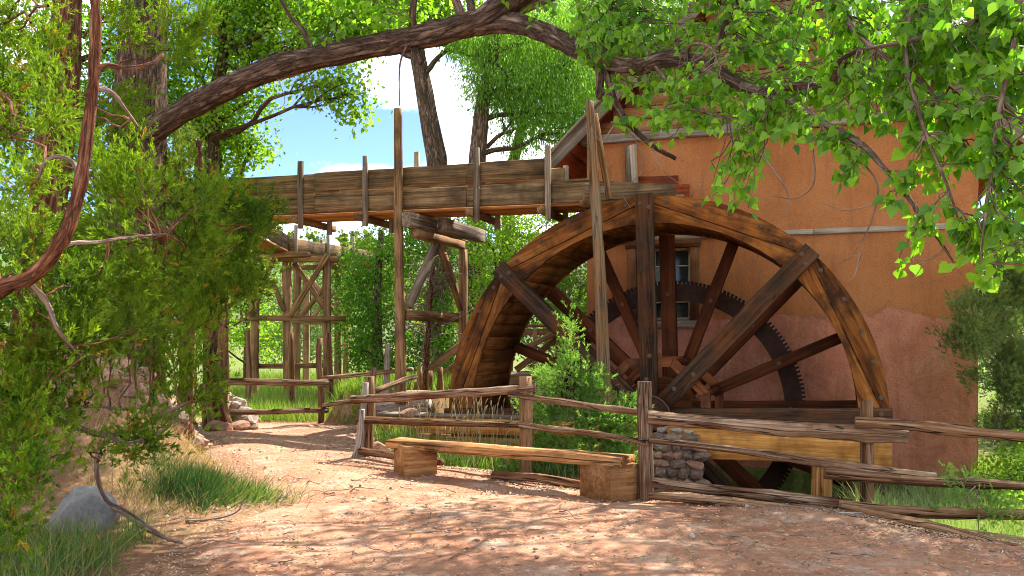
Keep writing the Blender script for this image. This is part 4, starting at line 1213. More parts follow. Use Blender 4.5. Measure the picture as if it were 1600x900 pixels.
# stair railing behind the wheel
st = thing('stair_railing', 'light brown plank stair railing seen through the left side of the wheel', 'railing', P(790, 600, 19.5))
Ds = 19.5
def sp(x, y, d=0): return P(x, y, Ds + d)
beam('handrail', st, sp(715, 512), sp(875, 508), 0.16, 0.06, M['post'])
beam('rail', st, sp(715, 522), sp(870, 518), 0.05, 0.14, M['post'])
for px_ in (722, 836, 872):
    beam('post', st, sp(px_, 640), sp(px_, 514), 0.10, 0.10, M['post'])
beam('brace', st, sp(806, 578, -0.12), sp(872, 528, -0.12), 0.06, 0.14, M['post'])
beam('brace', st, sp(816, 546, -0.2), sp(868, 520, -0.2), 0.06, 0.12, M['post'])
beam('stringer', st, sp(655, 592, -0.4), sp(724, 536, -0.4), 0.08, 0.17, M['post'])
beam('stringer', st, sp(690, 588, 0.3), sp(740, 552, 0.3), 0.08, 0.17, M['post'])
dk = thing('plank_deck', 'pale plank landing between the wheel and the stairs', 'deck', sp(835, 590, -0.6))
for i in range(4):
    beam('deck_board', dk, sp(785, 582 + i * 1.5, 0.3 - 0.2 * i), sp(905, 580 + i * 1.5, 0.3 - 0.2 * i), 0.19, 0.04, M['flume_grey'])
beam('fascia', dk, sp(785, 597, -0.42), sp(905, 595, -0.42), 0.05, 0.28, M['post'])

# ================================================================== FENCES
def G(x, y, D, dz=0.0):
    """ground point below the photo position (x, .) at D metres"""
    X = (x - 800) / FPX * D
    return Vector((X, D, ghs(X, D) + dz))

fence = thing('rail_fence', 'rustic split-rail fence running past the bench and in front of the wheel', 'fence', G(820, 0, 10.67))
posts = [(575, 588, 12.3, 0.062, 'rail_brown'), (821, 588, 10.72, 0.080, 'post_log'), (1007, 596, 9.0, 0.072, 'rail'), (1355, 626, 8.75, 0.062, 'rail_brown'), (1720, 640, 8.2, 0.07, 'rail_brown')]
for x, ty, D, r_, mt in posts:
    g = G(x, 0, D)
    g.z = min(g.z, 0.0)
    tp_ = P(x + (3 if x == 575 else 0), ty, D)
    log('post', fence, (g.x, D, g.z - 0.35), tp_, r_ * 1.08, r_ * 0.94, M[mt], bend=0.012, rough=0.07, knots=1)
b_ = G(566, 0, 12.15)
log('post', fence, (b_.x - 0.05, 12.15, -0.3), P(572, 598, 12.15), 0.055, 0.035, M['deadwood'], bend=0.03, rough=0.12, knots=3)
log('post', fence, (b_.x - 0.1, 12.1, -0.2), P(566, 640, 12.05), 0.05, 0.04, M['deadwood'], bend=0.03, rough=0.12, knots=2)
rails = [
    # x0, y0, D0, x1, y1, D1, r0, r1, material
    (550, 624, 12.2, 836, 606, 10.60, 0.058, 0.050, 'rail'),
    (796, 616, 10.78, 1052, 650, 8.92, 0.036, 0.042, 'rail'),
    (560, 655, 12.2, 818, 664, 10.62, 0.050, 0.034, 'rail_brown'),
    (800, 661, 10.80, 1012, 693, 8.90, 0.040, 0.034, 'rail'),
    (560, 704, 12.1, 690, 722, 11.0, 0.052, 0.048, 'rail_brown'),
    (770, 742, 10.3, 930, 762, 9.65, 0.055, 0.05, 'rail_brown'),
    (1012, 652, 8.88, 1418, 682, 8.62, 0.058, 0.076, 'rail'),
    (1336, 660, 8.62, 1640, 687, 8.25, 0.056, 0.045, 'rail_brown'),
    (1014, 688, 8.90, 1462, 748, 8.60, 0.030, 0.050, 'rail'),
    (1288, 739, 8.60, 1660, 766, 8.2, 0.056, 0.042, 'rail_brown'),
    (1018, 753, 8.86, 1330, 789, 8.62, 0.055, 0.060, 'rail'),
    (1310, 790, 8.60, 1660, 806, 8.2, 0.062, 0.050, 'rail_brown'),
    (1014, 774, 8.80, 1300, 802, 8.45, 0.045, 0.055, 'rail_brown'),
]
for x0, y0, D0, x1, y1, D1, r0, r1, mt in rails:
    log('rail', fence, P(x0, y0, D0), P(x1, y1, D1), r0 * 0.9, r1 * 0.9, M[mt], bend=0.012, rough=0.09, knots=5, sides=18)
# ground log at the path edge
single_log('edging_log', 'dark log lying along the path edge below the fence, bottom right', 'log', P(1318, 797, 8.5), P(1590, 861, 6.9), 0.07, 0.05, M['rail_brown'], bend=0.04)
single_log('fallen_branch', 'short bleached stick lying on wood chips near the right fence', 'stick', P(1290, 806, 8.3), P(1385, 805, 8.25), 0.025, 0.02, M['deadwood'], bend=0.02)
# wire lashing on the tall post
wl_ = []
for zc in (0.95, 0.62):
    c_ = P(1007, 596, 9.0)
    wl_.append((np.array([(c_.x + 0.085 * math.cos(a), 9.0 + 0.085 * math.sin(a), zc + 0.02 * math.sin(a * 2)) for a in np.linspace(0, 6.3, 16)]), np.full(16, 0.004)))
obj('wire', tubes_mesh('wire', wl_, M['iron'], 5, 0.0), fence)

fence2 = thing('rail_fence', 'two-rail log fence across the path end under the flume', 'fence', G(350, 0, 16.1))
p2 = [(350, 476, 16.1, 0.10, 'post_log'), (500, 528, 17.4, 0.062, 'rail_brown'), (584, 574, 15.2, 0.055, 'rail_brown'), (606, 537, 16.9, 0.06, 'deadwood')]
for x, ty, D, r_, mt in p2:
    g = G(x, 0, D)
    log('post', fence2, (g.x, D, min(g.z, 0.1) - 0.3), P(x, ty, D), r_ * 1.05, r_ * 0.92, M[mt], bend=0.02, rough=0.07)
log('post', fence2, G(330, 0, 16.0, -0.2), P(322, 600, 16.0), 0.12, 0.11, M['rail_brown'], bend=0.01)
log('prop', fence2, P(362, 672, 15.8), P(333, 600, 15.9), 0.06, 0.055, M['rail_brown'], bend=0.02)
for x0, y0, D0, x1, y1, D1, r_ in ((352, 596, 15.95, 519, 598, 17.2, 0.062), (350, 643, 15.95, 512, 641, 17.2, 0.055), (502, 591, 17.3, 645, 577, 16.6, 0.042), (506, 634, 17.2, 580, 623, 15.4, 0.042), (584, 612, 15.3, 650, 588, 16.4, 0.05)):
    log('rail', fence2, P(x0, y0, D0), P(x1, y1, D1), r_, r_ * 0.9, M['rail'], bend=0.015, rough=0.06, knots=2)
# short split stakes near the stair
for k, (x, ty) in enumerate(((656, 572), (672, 580), (688, 574), (650, 596))):
    D = 17.4 + 0.2 * k
    g = G(x, 0, D)
    tag(log('wooden_stake', None, (g.x, D, g.z - 0.2), P(x, ty, D), 0.07, 0.05, M['post_log'], bend=0.03, rough=0.12), ('short split stake by the stair foot, leftmost by the trestle post', 'tall split stake at the stair foot behind the dead sapling', 'rightmost split stake at the stair foot beside the wheel', 'low grey stake stub at the crib behind the fence corner')[k], 'stake', 'split stakes at the stair foot')

# ================================================================== BENCH
bench = thing('log_bench', 'low plank bench on two squared timber blocks in front of the fence', 'bench', G(800, 0, 9.9))
def blk(vx, vy, D, ang, lx, ly, hh):
    v = P(vx, vy, D)
    e1 = Vector((math.cos(ang), math.sin(ang), 0)); e2 = Vector((-math.sin(ang), math.cos(ang), 0))
    c_ = Vector((v.x, v.y, 0)) + e1 * lx / 2 + e2 * ly / 2
    z0 = ghs(c_.x, c_.y) - 0.05
    m_ = Matrix.Translation((c_.x, c_.y, z0 + (hh + 0.05) / 2)) @ Matrix.Rotation(ang, 4, 'Z')
    me = beam_mesh(lx, ly, hh + 0.05, M['block'], bev=0.008, jit=0.003, seg=4, seed=ns())
    obj('support_block', me, bench, m_)
    return c_
cR = blk(953, 787, 8.82, rad(32), 0.36, 0.50, 0.385)
cL = blk(632, 748, 10.42, rad(24), 0.40, 0.44, 0.365)
dirb = (cR - cL).normalized()
sA = cL - dirb * 0.34 + Vector((0, 0, 0.366)); sB = cR + dirb * 0.22 + Vector((0, 0, 0.398))
me = beam_mesh((sB - sA).length, 0.30, 0.105, M['bench'], bev=0.016, jit=0.003, bow=-0.004, seed=ns())
obj('seat_board', me, bench, frame_from(sA, sB))

tag(beam('stone_slab', None, P(342, 704, 13.2), P(452, 702, 13.3), 0.42, 0.06, M['slab']), 'flat grey slab set into the path in the flume shadow', 'slab')

# ================================================================== ROCKS
bo = obj('boulder', rock_mesh(77, M['boulder'], 4, 0.42), None, Matrix.Translation(G(134, 0, 7.55, 0.07)) @ Matrix.Rotation(0.4, 4, 'Z') @ Matrix.Rotation(0.35, 4, 'Y') @ Matrix.Diagonal((0.66, 0.55, 0.52, 1)))
for p_ in bo.data.polygons: p_.use_smooth = True
tag(bo, 'pale grey rounded boulder under the juniper, lower left', 'boulder')
r = random.Random(11)
bankrocks = []
wallr = thing('stone_bank', 'rough dry stone wall holding the bank left of the path, behind the juniper', 'stone wall', G(280, 0, 14.0))
for k in range(170):
    D = r.uniform(10.4, 15.4)
    off = r.uniform(0.05, 1.7) if D > 12 else r.uniform(0.55, 1.9)
    X = float(np.interp(D, *XL)) - off
    s_ = r.uniform(0.2, 0.52)
    obj('stone', r.choice(ROCKS_P + ROCKS_R + ROCKS_R), wallr, Matrix.Translation((X, D, ghs(X, D) + s_ * 0.12)) @ Matrix.Rotation(r.uniform(0, 6), 4, 'Z') @ Matrix.Rotation(r.uniform(-0.4, 0.4), 4, 'X') @ Matrix.Diagonal((s_ * 1.2, s_, s_ * 0.75, 1)))
rub = thing('rock_pile', 'pile of pale broken rocks behind the left fence post', 'rock pile', G(375, 0, 17.0))
for k in range(46):
    D = r.uniform(16.5, 17.9)
    x = r.uniform(346, 396)
    hgt = max(0.0, 0.62 * (1 - abs(x - 360) / 42)) * r.uniform(0.3, 1)
    X = (x - 800) / FPX * D
    s_ = r.uniform(0.16, 0.36)
    obj('rock', r.choice(ROCKS), rub, Matrix.Translation((X, D, max(0, ghs(X, D)) + hgt)) @ Matrix.Rotation(r.uniform(0, 6), 4, 'Z') @ Matrix.Rotation(r.uniform(-0.5, 0.5), 4, 'X') @ Matrix.Diagonal((s_ * 1.2, s_, s_ * 0.8, 1)))
for k, (x, y, D, s_, lab) in enumerate(((345, 668, 15.6, 0.42, 'reddish rock at the foot of the left fence post'), (372, 668, 15.9, 0.40, 'low reddish rock right of the left fence post'), (392, 667, 16.1, 0.24, 'small brown rock beside the path under the log fence'),
                                    (590, 684, 12.4, 0.34, 'grey rock under the fence corner beside the path'), (612, 672, 12.8, 0.26, 'brown rock in the grass at the fence corner'), (640, 646, 15.4, 0.30, 'pale rock on the crib logs left of the wheel'))):
    q = G(x, 0, D, 0.08)
    tag(obj('rock', (ROCKS_R + ROCKS)[k], None, Matrix.Translation(q if k < 5 else P(x, y, D)) @ Matrix.Rotation(k * 1.3, 4, 'Z') @ Matrix.Diagonal((s_ * 1.3, s_, s_ * 0.8, 1))), lab, 'rock', 'loose rocks by the fences')

# ================================================================== TREES
def px_blob(x, y, D, rx, ry, rd=None):
    s_ = D / FPX
    rd = rd if rd is not None else (rx + ry) / 2
    return np.array(P(x, y, D)), np.array((rx * s_, rd * s_, ry * s_))

def branch_tubes(starts, ends, r0, r1, r, sag=0.06, n=8):
    out = []
    for s_, e_ in zip(starts, ends):
        s_ = np.asarray(s_, float); e_ = np.asarray(e_, float)
        L = np.linalg.norm(e_ - s_)
        tt = np.linspace(0, 1, n)
        p = s_ + np.outer(tt, e_ - s_)
        for k in (1, 2, 3):
            p += np.outer(np.sin(tt * math.pi * k), r.normal(0, sag * L / k, 3))
        out.append((p, r0 + (r1 - r0) * tt))
    return out

def leaf_cloud(blobs, size, per_m2, tmpl, r, droop=0.0, cluster=14, sig=0.16, shell=0.45, hang=False):
    parts = []
    for c, R3 in blobs:
        area = math.pi * R3[0] * R3[2]
        n = int(area * per_m2)
        m = max(3, n // cluster)
        cc, dd = in_blob(m, c, R3, r, shell)
        w = r.uniform(0.4, 1.6, m); w /= w.sum()
        idx = r.choice(m, n, p=w)
        pos = cc[idx] + r.normal(0, sig, (n, 3)) * np.array([1, 1, 0.75])
        d = rand_dirs(n, r) * 0.8 + dd[idx] * 0.4 + np.array([0, 0, -0.35 - droop])
        nr = rand_dirs(n, r)
        tint = np.clip(0.5 + 0.22 * r.normal(0, 1, m)[idx] + r.normal(0, 0.16, n), 0, 1)
        parts.append(scatter(tmpl[0], tmpl[1], pos, frames(d, nr), size * r.uniform(0.65, 1.3, n), tint))
    return join_sc(parts)

def bg_tree(name, label, cat, trunk, tr_r, blobs, mat, size=0.09, per=600, tmpl=LEAF_Q, seed=0, group=None, droop=0.0, bm='bark_cw', sig=0.16, cluster=14, twigs=3):
    r = np.random.default_rng(seed)
    t0 = Vector(trunk[0])
    root = thing(name, label, cat, t0, group)
    pts = smooth_path(trunk, 14)
    rad_ = np.linspace(tr_r, tr_r * 0.45, 14)
    obj('trunk', tubes_mesh('trunk', [(pts, rad_)], M[bm], 12, 0.07), root)
    bl = [px_blob(*b) for b in blobs]
    st_, en_ = [], []
    tl = []
    for c, R3 in bl:
        k = np.argmin(np.linalg.norm(pts - c - np.array([0, 0, -0.8]), axis=1))
        k = max(2, min(k, 13))
        tb_ = branch_tubes([pts[k]], [c], tr_r * 0.33, tr_r * 0.12, r)
        tl += tb_
        e2 = c + rand_dirs(twigs, r) * R3 * 0.85
        tl += branch_tubes([tb_[0][0][5]] * twigs, e2, tr_r * 0.13, 0.008, r, 0.08)
    if tl:
        obj('limbs', tubes_mesh('limbs', tl, M[bm], 6, 0.05), root)
    V, F, T = leaf_cloud(bl, size, per, tmpl, r, droop, cluster, sig)
    tag(obj('crown', mesh_np('crown', V, F, M[mat], False, None, T), root), kind='stuff')
    return root

# ---- the near cottonwood whose limb arches over the path
cw = thing('cottonwood_tree', 'large cottonwood whose thick bare limb arches over path and flume', 'tree', G(218, 0, 11.3))
rc = np.random.default_rng(21)
tpts = smooth_path([G(205, 0, 11.3, -0.3), P(208, 400, 11.3), P(216, 190, 11.3), P(222, 60, 11.3), P(235, -120, 11.4), P(270, -420, 11.8)], 20)
obj('trunk', tubes_mesh('trunk', [(tpts, np.linspace(0.36, 0.22, 20))], M['bark_cw'], 50, 0.05), cw)
limb_c = [P(214, 222, 11.3), P(262, 188, 11.0), P(330, 150, 10.7), P(420, 110, 10.3), P(540, 80, 9.8), P(640, 62, 9.4), P(720, 42, 9.0), P(780, 18, 8.6), P(850, -40, 8.2), P(960, -120, 7.4), P(1150, -190, 6.4), P(1400, -190, 5.4), P(1650, -120, 4.8)]
lpts = smooth_path(limb_c, 60)
lr = np.interp(np.linspace(0, 1, 60), [0, 0.08, 0.3, 0.5, 0.62, 0.75, 1], [0.175, 0.13, 0.122, 0.115, 0.108, 0.085, 0.05])
limb = obj('limb', tubes_mesh('limb', [(lpts, lr * (1 + 0.05 * np.sin(np.arange(60) * 1.7) + rc.normal(0, 0.025, 60)))], M['bark_cw'], 46, 0.055), cw)
fork_c = [P(742, 40, 8.9), P(800, 36, 8.5), P(850, 50, 8.1), P(905, 78, 7.7), P(955, 100, 7.3), P(1000, 104, 7.0), P(1040, 92, 6.75), P(1085, 96, 6.5), P(1125, 115, 6.2), P(1165, 136, 5.95), P(1215, 150, 5.6)]
fpts = smooth_path(fork_c, 44)
fr_ = np.interp(np.linspace(0, 1, 44), [0, 0.15, 0.5, 0.8, 1], [0.105, 0.085, 0.066, 0.047, 0.02])
obj('limb', tubes_mesh('limb', [(fpts, fr_ * (1 + rc.normal(0, 0.04, 44)))], M['bark_cw'], 34, 0.06), cw)
brs = [
    ([(1113, 106, 6.25), (1122, 70, 6.3), (1138, 20, 6.3), (1155, -40, 6.3)], 0.03, 0.012),
    ([(925, 86, 7.55), (940, 50, 7.6), (955, 10, 7.7), (975, -50, 7.8)], 0.034, 0.014),
    ([(930, 96, 7.45), (938, 118, 7.3), (936, 150, 7.25), (944, 140, 7.2)], 0.045, 0.02),
    ([(945, 108, 7.3), (962, 160, 7.1), (985, 195, 7.0), (1020, 228, 6.95), (1056, 248, 6.9)], 0.030, 0.016),
    ([(1160, 134, 5.95), (1235, 160, 5.5), (1290, 195, 5.1), (1345, 225, 4.9), (1380, 262, 4.75), (1420, 310, 4.6), (1465, 372, 4.45), (1490, 410, 4.4)], 0.028, 0.005),
    ([(1190, 146, 5.75), (1240, 134, 5.5), (1295, 132, 5.3), (1312, 95, 5.2), (1350, 75, 5.1)], 0.030, 0.01),
    ([(1020, 96, 6.85), (1060, 150, 6.5), (1110, 178, 6.2), (1180, 188, 5.9)], 0.018, 0.007),
    ([(1300, -190, 5.75), (1290, -60, 5.5), (1330, 40, 5.1), (1385, 90, 4.9), (1450, 140, 4.7), (1500, 220, 4.5)], 0.024, 0.006),
    ([(1400, -190, 5.4), (1430, -40, 5.0), (1415, 80, 4.75), (1440, 190, 4.5), (1480, 290, 4.35), (1500, 350, 4.3)], 0.020, 0.004),
    ([(1600, -140, 4.9), (1590, 30, 4.4), (1560, 180, 4.2), (1545, 300, 4.15), (1530, 410, 4.1)], 0.019, 0.004),
    ([(1640, -120, 4.8), (1540, 20, 4.6), (1440, 60, 4.7), (1340, 78, 4.9)], 0.026, 0.008),
    ([(650, 60, 9.4), (645, 20, 9.4), (655, -60, 9.5)], 0.05, 0.03),
    ([(490, 90, 10.0), (475, 50, 10.1), (450, 20, 10.2), (420, -40, 10.3)], 0.035, 0.015),
    ([(648, 74, 9.35), (652, 88, 9.3), (657, 98, 9.25)], 0.045, 0.03),
    ([(505, 84, 9.95), (508, 70, 9.95), (505, 60, 9.95)], 0.035, 0.022),
    ([(370, 132, 10.5), (376, 118, 10.5), (372, 106, 10.5)], 0.032, 0.02),
    ([(640, 62, 9.35), (625, 100, 9.2), (624, 165, 9.1)], 0.012, 0.005),
    ([(1070, 97, 6.55), (1080, 70, 6.4), (1110, 75, 6.2), (1125, 105, 6.0)], 0.016, 0.006),
]
for c, r0, r1 in brs:
    n = 5 * len(c)
    obj('branch', tubes_mesh('branch', [(smooth_path([P(*q) for q in c], n), np.linspace(r0, r1, n))], M['bark_twig' if r0 < 0.03 else 'bark_cw'], 8, 0.06), cw)

nb_list = [(1000, 45, 7.2, 120, 60, 330), (1120, 25, 7.1, 110, 60, 380), (1250, 35, 6.0, 110, 80, 420), (1380, 50, 5.2, 100, 85, 420), (1500, 70, 4.6, 110, 110, 460), (1590, 160, 4.3, 90, 150, 460),
           (1490, 220, 4.5, 75, 85, 280), (1570, 330, 4.2, 62, 85, 230), (1530, 405, 4.2, 45, 35, 60), (1330, 190, 5.0, 85, 50, 180), (1230, 145, 5.5, 80, 45, 200), (1080, 160, 6.2, 90, 45, 190), (985, 160, 6.8, 55, 36, 100),
           (1140, 262, 5.6, 42, 42, 62), (1165, 312, 5.6, 26, 22, 22), (1312, 265, 4.9, 36, 36, 34), (1050, 205, 6.2, 50, 26, 50), (1200, 210, 5.5, 60, 26, 60), (1405, 410, 4.5, 18, 18, 12), (1455, 350, 4.4, 34, 34, 40), (1425, 290, 4.5, 36, 36, 46),
           (870, 5, 8.0, 60, 40, 140), (800, -10, 8.5, 60, 20, 60), (1395, 150, 4.9, 65, 55, 140), (940, 25, 7.5, 80, 50, 200), (1180, 90, 7.0, 90, 60, 220), (1300, 110, 5.6, 80, 50, 180), (560, 8, 9.2, 80, 26, 110), (1480, 10, 4.9, 120, 50, 220), (1600, 20, 4.4, 80, 60, 160),
           (1660, 300, 4.3, 60, 120, 160), (1105, 300, 5.9, 22, 22, 18), (1160, 240, 5.7, 36, 30, 40), (1010, 120, 7.7, 70, 40, 150), (1120, 160, 6.9, 80, 34, 150), (1230, 95, 6.0, 80, 50, 200), (960, 70, 7.3, 60, 50, 140), (1060, 70, 7.7, 80, 60, 220), (1330, 130, 5.5, 80, 50, 150), (1180, 180, 6.0, 60, 30, 80), (1450, 130, 4.9, 70, 60, 130)]
pos_l, dir_l, nr_l, sz_l, tw_l = [], [], [], [], []
allb = np.concatenate([lpts[40:], fpts[10:]] + [smooth_path([P(*q) for q in c], 12) for c, _, _ in brs])
for x, y, D, rx, ry, n in nb_list:
    c, R3 = px_blob(x, y, D, rx, ry)
    n = int(n * 1.3)
    ntw = max(3, n // 11)
    ends, dd = in_blob(ntw, c, R3, rc, 0.3)
    for e_ in ends:
        k = np.argmin(np.linalg.norm(allb - (e_ + np.array([0, 0, 0.15])), axis=1) + rc.uniform(0, 0.25, len(allb)))
        s_ = allb[k]
        v = e_ - s_
        L = np.linalg.norm(v)
        if L > 1.3: s_ = e_ - v / L * rc.uniform(0.35, 0.8) + np.array([0, 0, 0.2]); L = 0.6
        tb_ = branch_tubes([s_], [e_], 0.0065 if L > 0.5 else 0.0045, 0.0018, rc, 0.09, 7)[0]
        tw_l.append(tb_)
        m = max(4, int(n / ntw * rc.uniform(0.6, 1.4)))
        tt = 1 - rc.uniform(0, 1, m) ** 1.6 * min(0.85, 0.45 / max(L, 0.3))
        ip = tt * 6
        i0 = np.clip(ip.astype(int), 0, 5); f = (ip - i0)[:, None]
        p = tb_[0][i0] * (1 - f) + tb_[0][i0 + 1] * f
        out_ = rand_dirs(m, rc) * np.array([1, 1, 0.6])
        ld = out_ * 0.7 + np.array([0, 0, -0.75]) + rc.normal(0, 0.2, (m, 3))
        sz = rc.uniform(0.034, 0.072, m)
        # petiole end sits on the twig: blade starts 0.75 leaf lengths out
        ldn = ld / np.linalg.norm(ld, axis=1)[:, None]
        pos_l.append(p + ldn * (sz * 0.75)[:, None]); dir_l.append(ld); sz_l.append(sz)
        nr_l.append(rand_dirs(m, rc) * 0.7 + np.array([0.1, -0.75, 0.35]))
pos_l = np.concatenate(pos_l); dir_l = np.concatenate(dir_l); nr_l = np.concatenate(nr_l); sz_l = np.concatenate(sz_l)
tint_l = np.clip(rc.normal(0.5, 0.31, len(pos_l)), 0, 1)
Rl = frames(dir_l, nr_l)
# the 300 leaves that show largest are parts of their own
appar = sz_l / pos_l[:, 1]
sx_ = pos_l[:, 0] / pos_l[:, 1] * FPX + 800; sy_ = HY - (pos_l[:, 2] - EYE) / pos_l[:, 1] * FPX
face = np.abs(np.einsum('ni,ni->n', Rl[:, :, 2], pos_l / np.linalg.norm(pos_l, axis=1)[:, None]))
score = np.where((sx_ > 5) & (sx_ < 1595) & (sy_ > 5) & (sy_ < 600), appar * (0.3 + face), 0) / (pos_l[:, 1] ** 0.3)
big = np.argsort(-score)[:300]
mk = np.zeros(len(pos_l), bool); mk[big] = True
leaf_meshes = []
for k in range(6):
    leaf_meshes.append(mesh_np('leaf', LEAF_H[0] * (1, 0.82 + 0.06 * k, (-0.8, 2.6, 0.6, 1.6, 3.2, 1.1)[k]), LEAF_H[1], M['leaf_cw'], False, None, np.full(len(LEAF_H[0]), 0.12 + 0.15 * k)))
for i in big:
    m_ = Matrix([[*(Rl[i][a] * sz_l[i]), pos_l[i][a]] for a in range(3)] + [[0, 0, 0, 1]])
    obj('leaf', leaf_meshes[int(np.clip(tint_l[i] * 6, 0, 5))], cw, m_)
parts = [scatter(LEAF_H[0], LEAF_H[1], pos_l[~mk], Rl[~mk], np.stack([sz_l, sz_l * rc.uniform(0.75, 1.15, len(sz_l)), sz_l * rc.uniform(-1.0, 3.2, len(sz_l))], 1)[~mk], tint_l[~mk])]
# the rest of the crown, above and outside the frame: shades the foreground
top_bl = []
for k in range(56):
    x = rc.uniform(-2.5, 8.5); y = rc.uniform(9.6, 13.6); z = rc.uniform(6.9, 8.8)
    top_bl.append((np.array((x, y, z)), np.array((rc.uniform(0.5, 1.0), rc.uniform(0.5, 1.0), rc.uniform(0.3, 0.6)))))
V1, F1, T1 = leaf_cloud(top_bl, 0.10, 820, LEAF_Q, rc, 0.0, 7, 0.26)
parts.append((V1, F1, T1))
V, F, T = join_sc(parts)
tag(obj('crown', mesh_np('crown', V, F, M['leaf_cw'], False, None, T), cw), kind='stuff')
tl = list(tw_l)
mainend = tpts[-1]
for c, R3 in top_bl:
    k = rc.integers(30, 58)
    tl += branch_tubes([lpts[k] if rc.uniform() < 0.6 else mainend], [c], 0.05, 0.015, rc, 0.05)
tag(obj('twigs', tubes_mesh('twigs', tl, M['bark_twig'], 5, 0.04, cap=False), cw), kind='stuff')

# ---- bare dead twigs hanging in front of the wall and under the limb
dead = []
for c in ([(1345, 250, 5.0), (1372, 290, 4.9), (1360, 350, 4.9), (1330, 400, 4.9), (1310, 410, 4.9)], [(1345, 395, 4.9), (1335, 430, 4.9), (1322, 440, 4.9)], [(1400, 305, 4.7), (1330, 328, 4.8), (1285, 318, 4.85)],
          [(1270, 230, 5.3), (1272, 285, 5.2), (1245, 310, 5.2), (1205, 306, 5.2)], [(1190, 240, 5.5), (1230, 300, 5.4), (1225, 335, 5.4), (1218, 340, 5.4)], [(955, 190, 7), (985, 205, 6.9), (1005, 260, 6.9), (975, 300, 6.9), (985, 325, 6.9)],
          [(960, 195, 7), (940, 220, 7), (925, 200, 7.0)], [(965, 170, 7), (990, 215, 6.9), (1035, 225, 6.8)], [(1020, 230, 6.9), (1035, 265, 6.8), (1065, 290, 6.8)], [(430, 110, 10.2), (445, 160, 10.2), (420, 175, 10.2)], [(470, 98, 10.1), (500, 150, 10.1), (490, 180, 10.1)]):
    n = 5 * len(c)
    dead.append((smooth_path([P(*q) for q in c], n), np.linspace(0.006, 0.002, n)))
tag(obj('dead_twigs', tubes_mesh('dead_twigs', dead, M['bark_grey'], 5, 0.03, cap=False), cw), kind='stuff')

# ---- background broadleaf trees
bg_tree('cottonwood_tree', 'slim cottonwood trunk behind the flume, just right of the trestle post', 'tree', [G(692, 0, 28), P(686, 300, 28), P(672, 200, 28), P(660, 130, 28), P(650, 70, 28), P(648, -20, 28), P(660, -150, 28)], 0.34,
        [(640, 20, 28, 60, 40), (700, 20, 28, 60, 40), (580, 10, 28, 50, 40), (720, 60, 28, 30, 30), (650, -60, 28, 120, 60), (560, 60, 28, 30, 24)], 'leaf_far', 0.11, 1000, seed=1, group='cottonwoods behind the flume')
bg_tree('willow_tree', 'dark leaning trunk with hanging leaves, left of the mill gable', 'tree', [G(742, 0, 27), P(744, 300, 27), P(748, 220, 27), P(756, 150, 27), P(772, 75, 27), P(790, -10, 27)], 0.30,
        [(800, 110, 27, 70, 60), (850, 170, 27, 60, 60), (760, 130, 27, 34, 50), (900, 120, 27, 50, 70), (830, 50, 27, 90, 50), (740, 70, 27, 40, 30), (890, 210, 27, 36, 34), (810, 200, 27.5, 30, 40)], 'leaf_willow', 0.13, 1300, LEAF_N, seed=2, droop=0.9, group='willows behind the flume', sig=0.22)
bg_tree('willow_tree', 'willow with light hanging foliage above the flume, far trunk leaning right', 'tree', [G(790, 0, 30), P(796, 300, 30), P(806, 240, 30), P(822, 170, 30), P(850, 90, 30)], 0.26,
        [(850, 120, 30, 90, 80), (930, 60, 30, 70, 90), (960, 150, 30, 60, 50), (780, 60, 31, 60, 50), (900, 20, 31, 100, 60), (1040, 30, 31, 80, 70), (1130, 20, 32, 80, 60)], 'leaf_willow', 0.14, 1200, LEAF_N, seed=12, droop=0.8, group='willows behind the flume', sig=0.25)
bg_tree('cottonwood_tree', 'cottonwood with grey crooked branches behind the arching limb, upper left', 'tree', [G(330, 0, 16.5), P(332, 250, 16.5), P(336, 150, 16.5), P(350, 85, 16.5), P(345, 30, 16.5), P(360, -60, 16.5)], 0.15,
        [(360, 40, 16.5, 50, 50), (430, 30, 16.5, 60, 44), (500, 20, 16, 60, 36), (540, 60, 16, 44, 34), (300, 100, 16.5, 50, 50), (545, 150, 15, 36, 36), (500, 130, 15, 30, 30), (470, 70, 15.5, 36, 30), (340, 230, 17, 60, 40), (395, 225, 17, 30, 30), (300, 180, 16, 60, 40), (290, 300, 17, 60, 50), (410, 90, 16.5, 46, 36), (370, 0, 16.5, 60, 40), (450, -20, 16.5, 80, 40), (560, 30, 16, 60, 40), (400, 150, 16.8, 30, 26), (600, 10, 16, 50, 30), (350, 170, 16.8, 44, 40)], 'leaf_far', 0.085, 1700, seed=3, sig=0.17)
bg_tree('green_tree', 'dense dark green tree directly behind the trestle post', 'tree', [G(590, 0, 25), P(590, 500, 25), P(592, 420, 25), P(596, 360, 25)], 0.16,
        [(590, 400, 25, 44, 50), (585, 480, 25, 46, 60), (600, 560, 25, 50, 46), (560, 440, 25.5, 26, 50), (555, 540, 25.5, 24, 40), (630, 380, 26, 40, 40)], 'leaf_dark', 0.085, 800, seed=4, group='green trees behind the trestle')
bg_tree('green_tree', 'dark green tree between the trestle legs, behind the dead sapling', 'tree', [G(690, 0, 27), P(690, 500, 27), P(694, 400, 27)], 0.14,
        [(670, 420, 27, 60, 70), (690, 530, 27, 70, 60), (650, 560, 26.5, 50, 50), (720, 600, 26, 60, 40)], 'leaf_dark', 0.085, 700, seed=5, group='green trees behind the trestle')
bg_tree('leafy_bush', 'bright green leafy bush between trestle and wheel rim', 'bush', [G(770, 0, 23), P(772, 520, 23), P(776, 430, 23)], 0.12,
        [(780, 380, 23, 60, 50), (830, 350, 23.5, 60, 44), (765, 440, 23, 50, 60), (760, 520, 23, 50, 50), (740, 350, 23.5, 40, 34), (890, 340, 24, 40, 44)], 'leaf_far', 0.075, 900, seed=6)
